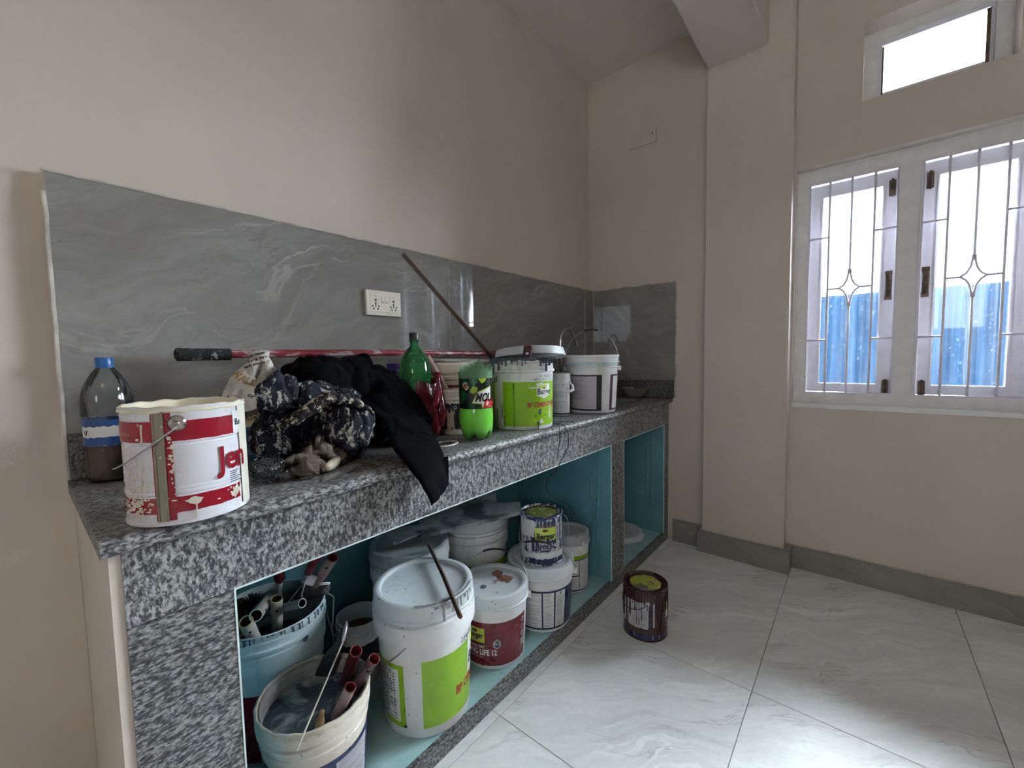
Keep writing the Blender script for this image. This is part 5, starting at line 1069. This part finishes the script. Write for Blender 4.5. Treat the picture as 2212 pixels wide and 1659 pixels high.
# little cream tub with brush
t_, F = pail('small_tub', 'little cream plastic tub with torn black label, just left of the cut soda bottle', 'tub', -1.535, -.304, K, .158, .046, .039, 'cream', None, rings=[(.86, .90, .003), (.76, .80, .006)], zf=.74, seg=40)
cpatch(F, -80, 80, .020, .108, M['blackl'], t_, 'label_panel', .0006, .003, 3); cpatch(F, -34, 6, .022, .085, plastic('torn_cream', (.42, .34, .27, 1)), t_, 'torn_patch', .0012, .012, 8); ctext('O', .016, F, 2, .09, M['paperw'], t_, .0004, 0, .9, .0014)
MB().disc(.036, .12, 28).build('contents', M['cream'], t_)
t_ = roller('speckled red-brown roller handle standing in the little cream tub', (-1.600, -.245, 1.150), (-1.545, -.302, 1.005), .0145, rollred, rimr, hole=False)
# cut soda bottle of green paint
t_ = thing('cut_bottle', 'cut-down soda bottle full of bright green paint with black printed wrapper', 'bottle', (-1.557, -.439, K + .0005), phi(-1.557, -.439)); r0 = .0545
F = lambda z: .0530 + .0008 * math.cos(z * 40)
def petal(q, z, a):
    f = abs(math.sin(2.5 * a + .6)); g_ = smoothstep(.045, .0, z); return q * (1 - .16 * g_ * (1 - f)), z + .020 * (1 - f) ** 1.5 * smoothstep(.035, 0, z)
gp = NT('bright_green_paint'); v = gp.coord(); gz = gp.sep(v)[2]; n = gp.noise(v, 30, 5, .7); c = gp.mix(gp.fr(n, .60, .68), (.14, .50, .05, 1), (.26, .58, .14, 1)); c = gp.mix(gp.math('MULTIPLY', gp.fr(gp.noise(v, 20, 3), .66, .69), .9), c, (.012, .05, .012, 1)); c = gp.mix(gp.fr(gz, .040, .0), c, (.02, .11, .02, 1)); gp.base(c); gp.rough(.15)
MB().lathe([(0, .010), (.022, .004), (.036, .0), (.046, .008), (.052, .028), (.0555, .055), (.0560, .080), (.0545, .098), (.053, .104), (.0525, .195)], 60, mod=petal).build('body', gp.m, t_, smooth=True)
def torn(q, z, a):
    d = math.degrees(a); d = (d + 180) % 360 - 180
    top = .222 + .036 * math.exp(-((d - 12) / 26) ** 2) + .020 * math.exp(-((d - 70) / 18) ** 2) - .004 * math.sin(d * .35) + .02 * (abs(d) > 110)
    return q, min(z, top)
nz = 16; vs = []; fs = []; n = 72; m = MB()
for j in range(nz):
    for i in range(n):
        a = 2 * math.pi * i / n; q, z = torn(.053 + .0025 * smoothstep(.19, .21, .19 + .07 * j / (nz - 1)), .190 + .085 * j / (nz - 1), a); vs.append((q * math.cos(a), q * math.sin(a), z))
m.add(vs, [(j * n + i, j * n + (i + 1) % n, (j + 1) * n + (i + 1) % n, (j + 1) * n + i) for j in range(nz - 1) for i in range(n)])
m.build('cut_rim', thin('pet_pale_green', (.40, .62, .45, 1), .12, (.22, .40, .24, 1), .45), t_, smooth=True)
blk = flat('wrapper_black', (.006, .012, .010, 1), .22); q = cpatch(F, -120, 120, .104, .200, blk, t_, 'wrapper', .0012)
for pts, mt in (([(-62, .200), (-30, .200), (-38, .178), (-46, .165), (-60, .170)], (.004, .05, .02, 1)), ([(-20, .200), (12, .200), (6, .186), (-4, .176), (-16, .182)], (.005, .10, .03, 1)), ([(8, .200), (40, .200), (34, .190), (20, .184)], (.30, .42, .02, 1)), ([(-18, .166), (-8, .178), (8, .172), (6, .160), (-8, .152), (-20, .156)], (.22, .32, .01, 1)), ([(-60, .165), (-40, .160), (-26, .150), (-34, .136), (-56, .118)], (.005, .09, .03, 1)), ([(-30, .105), (0, .150), (30, .180), (26, .160), (10, .105)], (.004, .035, .016, 1)), ([(-62, .112), (-60, .104), (10, .104)], (.003, .02, .01, 1))):
    cpoly(pts, F, flat('wrapper_tone', mt, .25), q, 'colour_facet', .0017)
st = []
for k in range(16):
    rr_ = (13 if k % 2 == 0 else 5.5); st.append((-36 + rr_ * math.cos(k * math.pi / 8) , .176 + rr_ * .0011 * math.sin(k * math.pi / 8)))
cpoly(st, F, flat('star_pale', (.45, .50, .35, 1), .3), q, 'starburst', .0021); cpoly([(-36 + (a + 36) * .62, .176 + (z - .176) * .62) for a, z in st], F, flat('star_red', (.35, .05, .03, 1), .3), q, 'starburst_centre', .0025)
cpoly([(-14, .122), (6, .158), (60, .176), (60, .108), (22, .105), (18, .119)], F, flat('logo_lime_edge', (.36, .50, .08, 1), .3), q, 'logo_back', .0019); cpoly([(-10, .124), (8, .155), (60, .172), (60, .110), (25, .108), (20, .122)], F, M['paperw'], q, 'logo_back', .0023)
ctext('MOUNTAIN', .036, F, -4, .128, blk, q, .0014, .38, .72, .0030); ctext('DEW', .036, F, 24, .108, flat('logo_red', (.45, .006, .012, 1), .3), q, .0024, .3, .95, .0028)
# slate-dripped green label pail on the worktop
t_, F = pail('open_bucket', 'open white bucket with green label, dripped dark slate round the rim, on the worktop', 'bucket', -1.264, -.402, K, .263, .121, .1135, 'white2', None, rings=[(.79, .835, .005), (.90, .915, .006)], zf=.75)
cpatch(F, -38, 84, .014, .175, M['green'], t_); cpatch(F, -100, -63, .012, .175, M['green'], t_)
q = cpoly([(26, .166), (58, .166), (59, .125), (43, .112), (26, .125)], F, M['paperw'], t_, 'logo_shield'); ctext('Berger', .031, F, 27, .128, M['inkd'], q, .0006, 0, .85, .0016); cpoly([(30, .160), (50, .163), (48, .150), (32, .150)], F, M['lime'], q, 'logo_mark', .0014); blotch(F, 42, .150, .006, .004, M['maroon'], q, 3, .0018)
blotch(F, 20, .153, .020, .004, M['dripw'], t_, 4); blotch(F, 33, .166, .022, .005, M['dripw'], t_, 14)
ctext('BP CEMENT PAINT', .0235, F, 8, .083, M['redp'], t_, .0009, 0, .78)
ctext('1.6 14-2019 20', .015, F, 29, .190, M['ink'], t_, .0004, .2, .85); ctext('MRP Rs. 00 50  W-4 20', .012, F, 20, .179, M['ink'], t_, .0003, .2, .85)
cdrips(F, [(a, .262, l, w_) for a, l, w_ in ((-66, .03, .006), (-58, .055, .003), (-50, .02, .008), (-43, .045, .004), (-36, .025, .006), (-28, .03, .003), (-18, .02, .012), (-8, .026, .004), (0, .03, .008), (6, .022, .006), (32, .03, .005), (38, .022, .004), (44, .05, .003), (52, .03, .004), (60, .022, .007), (70, .028, .004))], M['dripd'], t_, .0085)
cdrips(F, [(-16, .170, .165, .0030), (-55, .075, .072, .0024), (29, .028, .026, .006), (-60, .19, .02, .003), (-54, .195, .02, .0035)], M['stickb'], t_, .0022)
cdrips(F, [(-40, .090, .05, .003), (-35, .052, .045, .0035)], M['dripd'], t_, .002)
blotch(F, 32, .066, .008, .013, M['dripd'], t_, 5); blotch(F, 23, .050, .004, .004, M['dripd'], t_, 6); blotch(F, 45, .052, .005, .004, M['dripd'], t_, 7); blotch(F, 36, .030, .012, .010, M['dripw'], t_, 8); blotch(F, 60, .06, .008, .035, M['dripw'], t_, 9)
m = MB(); n = 72; vs = []
for i in range(n):
    a = 2 * math.pi * i / n
    for r_, z in ((.1165, .2625), (.1222, .2635), (.1228, .256 - .004 * abs(math.sin(a * 7)) - .004 * abs(math.sin(a * 11 + 1)))): vs.append((r_ * math.cos(a), r_ * math.sin(a), z))
m.add(vs, [(3 * i + k, 3 * ((i + 1) % n) + k, 3 * ((i + 1) % n) + k + 1, 3 * i + k + 1) for i in range(n) for k in (0, 1)]).build('paint_rim', M['dripd'], t_, smooth=True)
MB().disc(.112, .19, 40).build('contents', flat('slate_paint', (.05, .06, .07, 1), .3), t_)
t_ = thing('stirring_stick', 'long dark brown square stirring stick leaning out of the green label bucket', 'stick', (-1.318, -.350, K + .06)); P0 = Vector((-1.318, -.350, K + .06)); P1 = Vector((-1.3205, -.3035, 1.139)); P2 = Vector((-1.722, -.300, 1.471)); d_ = (P2 - P1).normalized()
Pb = P1 - d_ * .14; t_.location = Pb
MB().tube([P1 + d_ * .045 - Pb, P2 - Pb], .0088, 4).build('shaft', M['stick'], t_); MB().tube([Vector((0, 0, 0)), P1 + d_ * .045 - Pb], .0092, 4).build('dark_end', M['stickb'], t_)
t_ = roller('dark maroon roller handle with a slot standing in the green label bucket', (-1.272, -.440, 1.184), (-1.262, -.410, 1.085), .0165, plastic('roller_tube_umber', (.075, .04, .038, 1), (.03, .02, .02), .6, (.3, .25, .25), .3, .4), rimr, bore=rimr, hole=False)
ph_ = MB().box(-.001, .0012, -.005, .005, -.004, .004).build('slot', M['paperw'], t_, bevel=.001)
g_ = (t_.rotation_quaternion.inverted() @ Vector((CAM.x + 1.272, CAM.y + .44, 0)).normalized()); ph_.matrix_local = Matrix.Rotation(math.atan2(g_.y, g_.x), 4, 'Z') @ Matrix.Translation((.0165, 0, .080))
# tilted lid
t_ = thing('loose_lid', 'upturned white pail lid propped askew on the green label bucket', 'lid', (-1.125, -.335, 1.142)); t_.rotation_euler = (R(-7), R(1.0), R(-30))
MB().lathe([(0, .003), (.118, .003), (.122, .006), (.136, .010), (.1385, .024), (.1405, .026), (.144, .010), (.1485, .0), (.150, -.002), (.1505, .002), (.146, .014), (.142, .030), (.137, .031), (.133, .014), (.118, .008), (0, .008)], 64).build('lid', M['lidw'], t_, auto=40)
# small pail with loop handle
t_, F = pail('small_pail', 'small white pail with loop handle between the green label and white buckets', 'pail', -.946, -.372, K, .190, .0415, .037, 'white', 'white', rings=[(.83, .85, .003), (.88, .90, .003)], zf=.80, seg=40)
q = cpatch(F, -80, 85, .012, .130, M['paperw'], t_, 'text_panel'); clines(F, -60, 36, .02, .122, M['inkl'], q, .005, .002, .001, 31); cpatch(F, 37, 39.5, .012, .13, M['navy'], q, 'rule', .001); cpatch(F, -80, 85, .007, .013, M['navy'], t_, 'stripe', .0007)
blotch(F, 15, .148, .006, .008, flat('yellow_drip', (.45, .33, .05, 1), .4), t_, 3)
MB().tube([(.02, .036, .152), (.03, .050, .135), (.045, .052, .118), (.052, .040, .112), (.050, .022, .112)], .0035, 8, ry=.007, up=(0, 0, 1)).build('bail_handle', M['white'], t_, smooth=True)
# white bucket with raised bail
t_, F = pail('open_bucket', 'white bucket with plum bordered label and raised wire handle before the tap', 'bucket', -.744, -.416, K, .268, .1275, .108, 'white', None, rings=[(.775, .80, .006), (.86, .885, .007)], zf=.75)
cpatch(F, -75, 22, .013, .176, M['blackl'], t_); q = cpatch(F, -70, 10, .021, .171, M['paperg'], t_, 'text_panel', .001); clines(F, -66, -10, .06, .165, M['ink'], q, .005, .0016, .0015, 41, .2); cpatch(F, -76, 22, .174, .178, M['purple'], t_, 'border', .0011)
cpatch(F, 44, 95, .013, .178, M['purple'], t_, 'label_panel'); cpatch(F, 53, 95, .021, .170, M['paperw'], t_, 'text_panel', .0011)
cpatch(F, -78, 60, .222, .232, plastic('teal_tint', (.40, .55, .60, 1)), t_, 'paint_smear', .0105, .003, 3)
bail(t_, .1265, .205, -12, .185, 84, 'wirew', .0019, 2)
# ring of rope and half pod
t_ = thing('cord_ring', 'grey twisted cord ring lying on the worktop before the black clothes', 'ring', (-1.690, -.432, K + .0045))
m = MB(); pts = [(.036 * math.cos(a) * 1.25, .030 * math.sin(a), 0) for a in [i * 2 * math.pi / 48 for i in range(49)]]
for s_ in (0, math.pi): m.tube([Vector(p) + Vector((math.cos(i * 1.3 + s_), math.sin(i * 1.3 + s_) * .3, math.sin(i * 1.3 + s_))) * .0017 for i, p in enumerate(pts)], .0022, 6)
m.build('cord', plastic('cord_grey', (.40, .40, .38, 1)), t_, smooth=True, merge=False)
t_ = thing('pod_shell', 'small dark oval pod shell with pale green rim leaning on the cord ring', 'shell', (-1.742, -.430, K + .012), rot=(R(35), R(-10), R(30)))
MB().lathe([(0, -.008), (.012, -.006), (.020, 0), (.0215, .0005), (.020, .0008), (.011, -.004), (0, -.006)], 24, mod=lambda q, z, a: (q, z)).build('shell', flat('pod_dark_green', (.05, .08, .045, 1), .4), t_, smooth=True).scale = (1.25, .6, 1)
MB().lathe([(.0195, 0), (.0215, .0012), (.0225, -.0004)], 24).build('shell_rim', flat('pod_pale', (.40, .46, .36, 1), .4), t_, smooth=True).scale = (1.25, .6, 1)
# black cable trailing over the edge
t_ = thing('black_cable', 'thin black cable trailing over the worktop edge into the cupboard', 'cable', (-1.18, -.50, K + .002)); O = Vector((-1.18, -.50, K + .002))
def cab(p, r_=.0017): MB().tube([Vector(a) - O for a in p], r_, 6).build('cable_strand', M['black'], t_, smooth=True)
def crv(P_, n=6):
    P_ = [Vector(p) for p in P_]; out = []
    for i in range(len(P_) - 1):
        p0 = P_[max(i - 1, 0)]; p1 = P_[i]; p2 = P_[i + 1]; p3 = P_[min(i + 2, len(P_) - 1)]
        for k in range(n): s_ = k / n; out.append(.5 * ((2 * p1) + (p2 - p0) * s_ + (2 * p0 - 5 * p1 + 4 * p2 - p3) * s_ ** 2 + (3 * p1 - p0 - 3 * p2 + p3) * s_ ** 3))
    return out + [P_[-1]]
cab(crv([(-1.165, -.44, .8815), (-1.185, -.49, .882), (-1.19, -.525, .886), (-1.182, -.5455, .872), (-1.172, -.550, .835), (-1.178, -.548, .79), (-1.20, -.532, .745), (-1.215, -.525, .715), (-1.20, -.47, .66), (-1.13, -.42, .58), (-1.02, -.40, .52), (-.93, -.40, .46), (-.88, -.395, .405)]))
cab(crv([(-1.19, -.51, .8815), (-1.215, -.535, .885), (-1.23, -.5475, .865), (-1.232, -.548, .82), (-1.222, -.53, .77)])); cab(crv([(-1.165, -.44, .8815), (-1.12, -.50, .882), (-1.10, -.53, .883), (-1.085, -.515, .882)]), .0013)
# ------------------------------------------------------------------ wall plates
t_ = thing('socket_plate', 'ivory double socket and switch plate on the grey wall tiles', 'socket', (-1.6085, -.0045, 1.3545))
ivory = flat('ivory_plastic', (.72, .68, .58, 1), .25, 0, 0, .03); m = MB().box(-.0735, .0735, -.013, 0, -.046, .046); m.build('plate', ivory, t_, bevel=.002)
m = MB().box(-.059, .059, -.0145, -.012, -.033, .033); mp = m.build('module', ivory, t_, bevel=.0008)
MB().box(.0225, .0230, -.01465, -.0142, -.033, .033).build('seam', M['ink'], t_)
def hole(x, z, rx, rz, n=16): MB().add([(x + rx * math.cos(2 * math.pi * i / n), -.01475, z + rz * math.sin(2 * math.pi * i / n)) for i in range(n)], [tuple(range(n))]).build('pin_hole', M['black'], t_, merge=False)
for cx in (-.037, .040):
    hole(cx, .010, .0047, .0047); hole(cx, -.003, .0034, .006); MB().box(cx - .002, cx + .002, -.01478, -.0146, -.0155, -.003).build('pin_hole', M['black'], t_)
    for s_ in (-1, 1):
        hole(cx + s_ * .0125, -.0125, .0036, .0036); MB().add([(cx + s_ * .005, -.01478, -.018), (cx + s_ * .0145, -.01478, -.022), (cx + s_ * .006, -.01478, -.0265)], [(0, 1, 2)]).build('pin_hole', M['black'], t_, merge=False)
    MB().box(cx - .0055, cx + .0055, -.0148, -.0145, .0235, .0255).build('shutter_slot', M['ink'], t_)
for cx in (-.0065, .0085):
    MB().box(cx - .0060, cx + .0060, -.0165, -.0140, .004, .0255).build('rocker_switch', ivory, t_, bevel=.0008); MB().box(cx - .0052, cx + .0052, -.0150, -.0145, .0015, .0035).build('indicator_slot', M['hinge'], t_)
t_ = thing('blank_plate', 'painted-over blank wall plate high on the narrow end wall', 'plate', (XB, -.3505, 2.458)); MB().box(-.0065, 0, -.081, .081, -.0415, .0415).build('plate', M['plaster'], t_, bevel=.0015); MB().box(-.0012, 0, -.0825, .0825, -.043, .043).build('gap_line', M['joint'], t_)
MB().lathe([(0, 0), (.0042, 0), (.0042, .001), (0, .001)], 14).build('screw_hole', M['black'], t_).matrix_local = Matrix.Translation((-.0068, -.058, .012)) @ Matrix.Rotation(R(-90), 4, 'Y')
MB().lathe([(0, 0), (.0030, 0), (.0030, .0008), (0, .0008)], 14).build('screw_hole', M['ink'], t_).matrix_local = Matrix.Translation((-.0068, .058, .0)) @ Matrix.Rotation(R(-90), 4, 'Y')
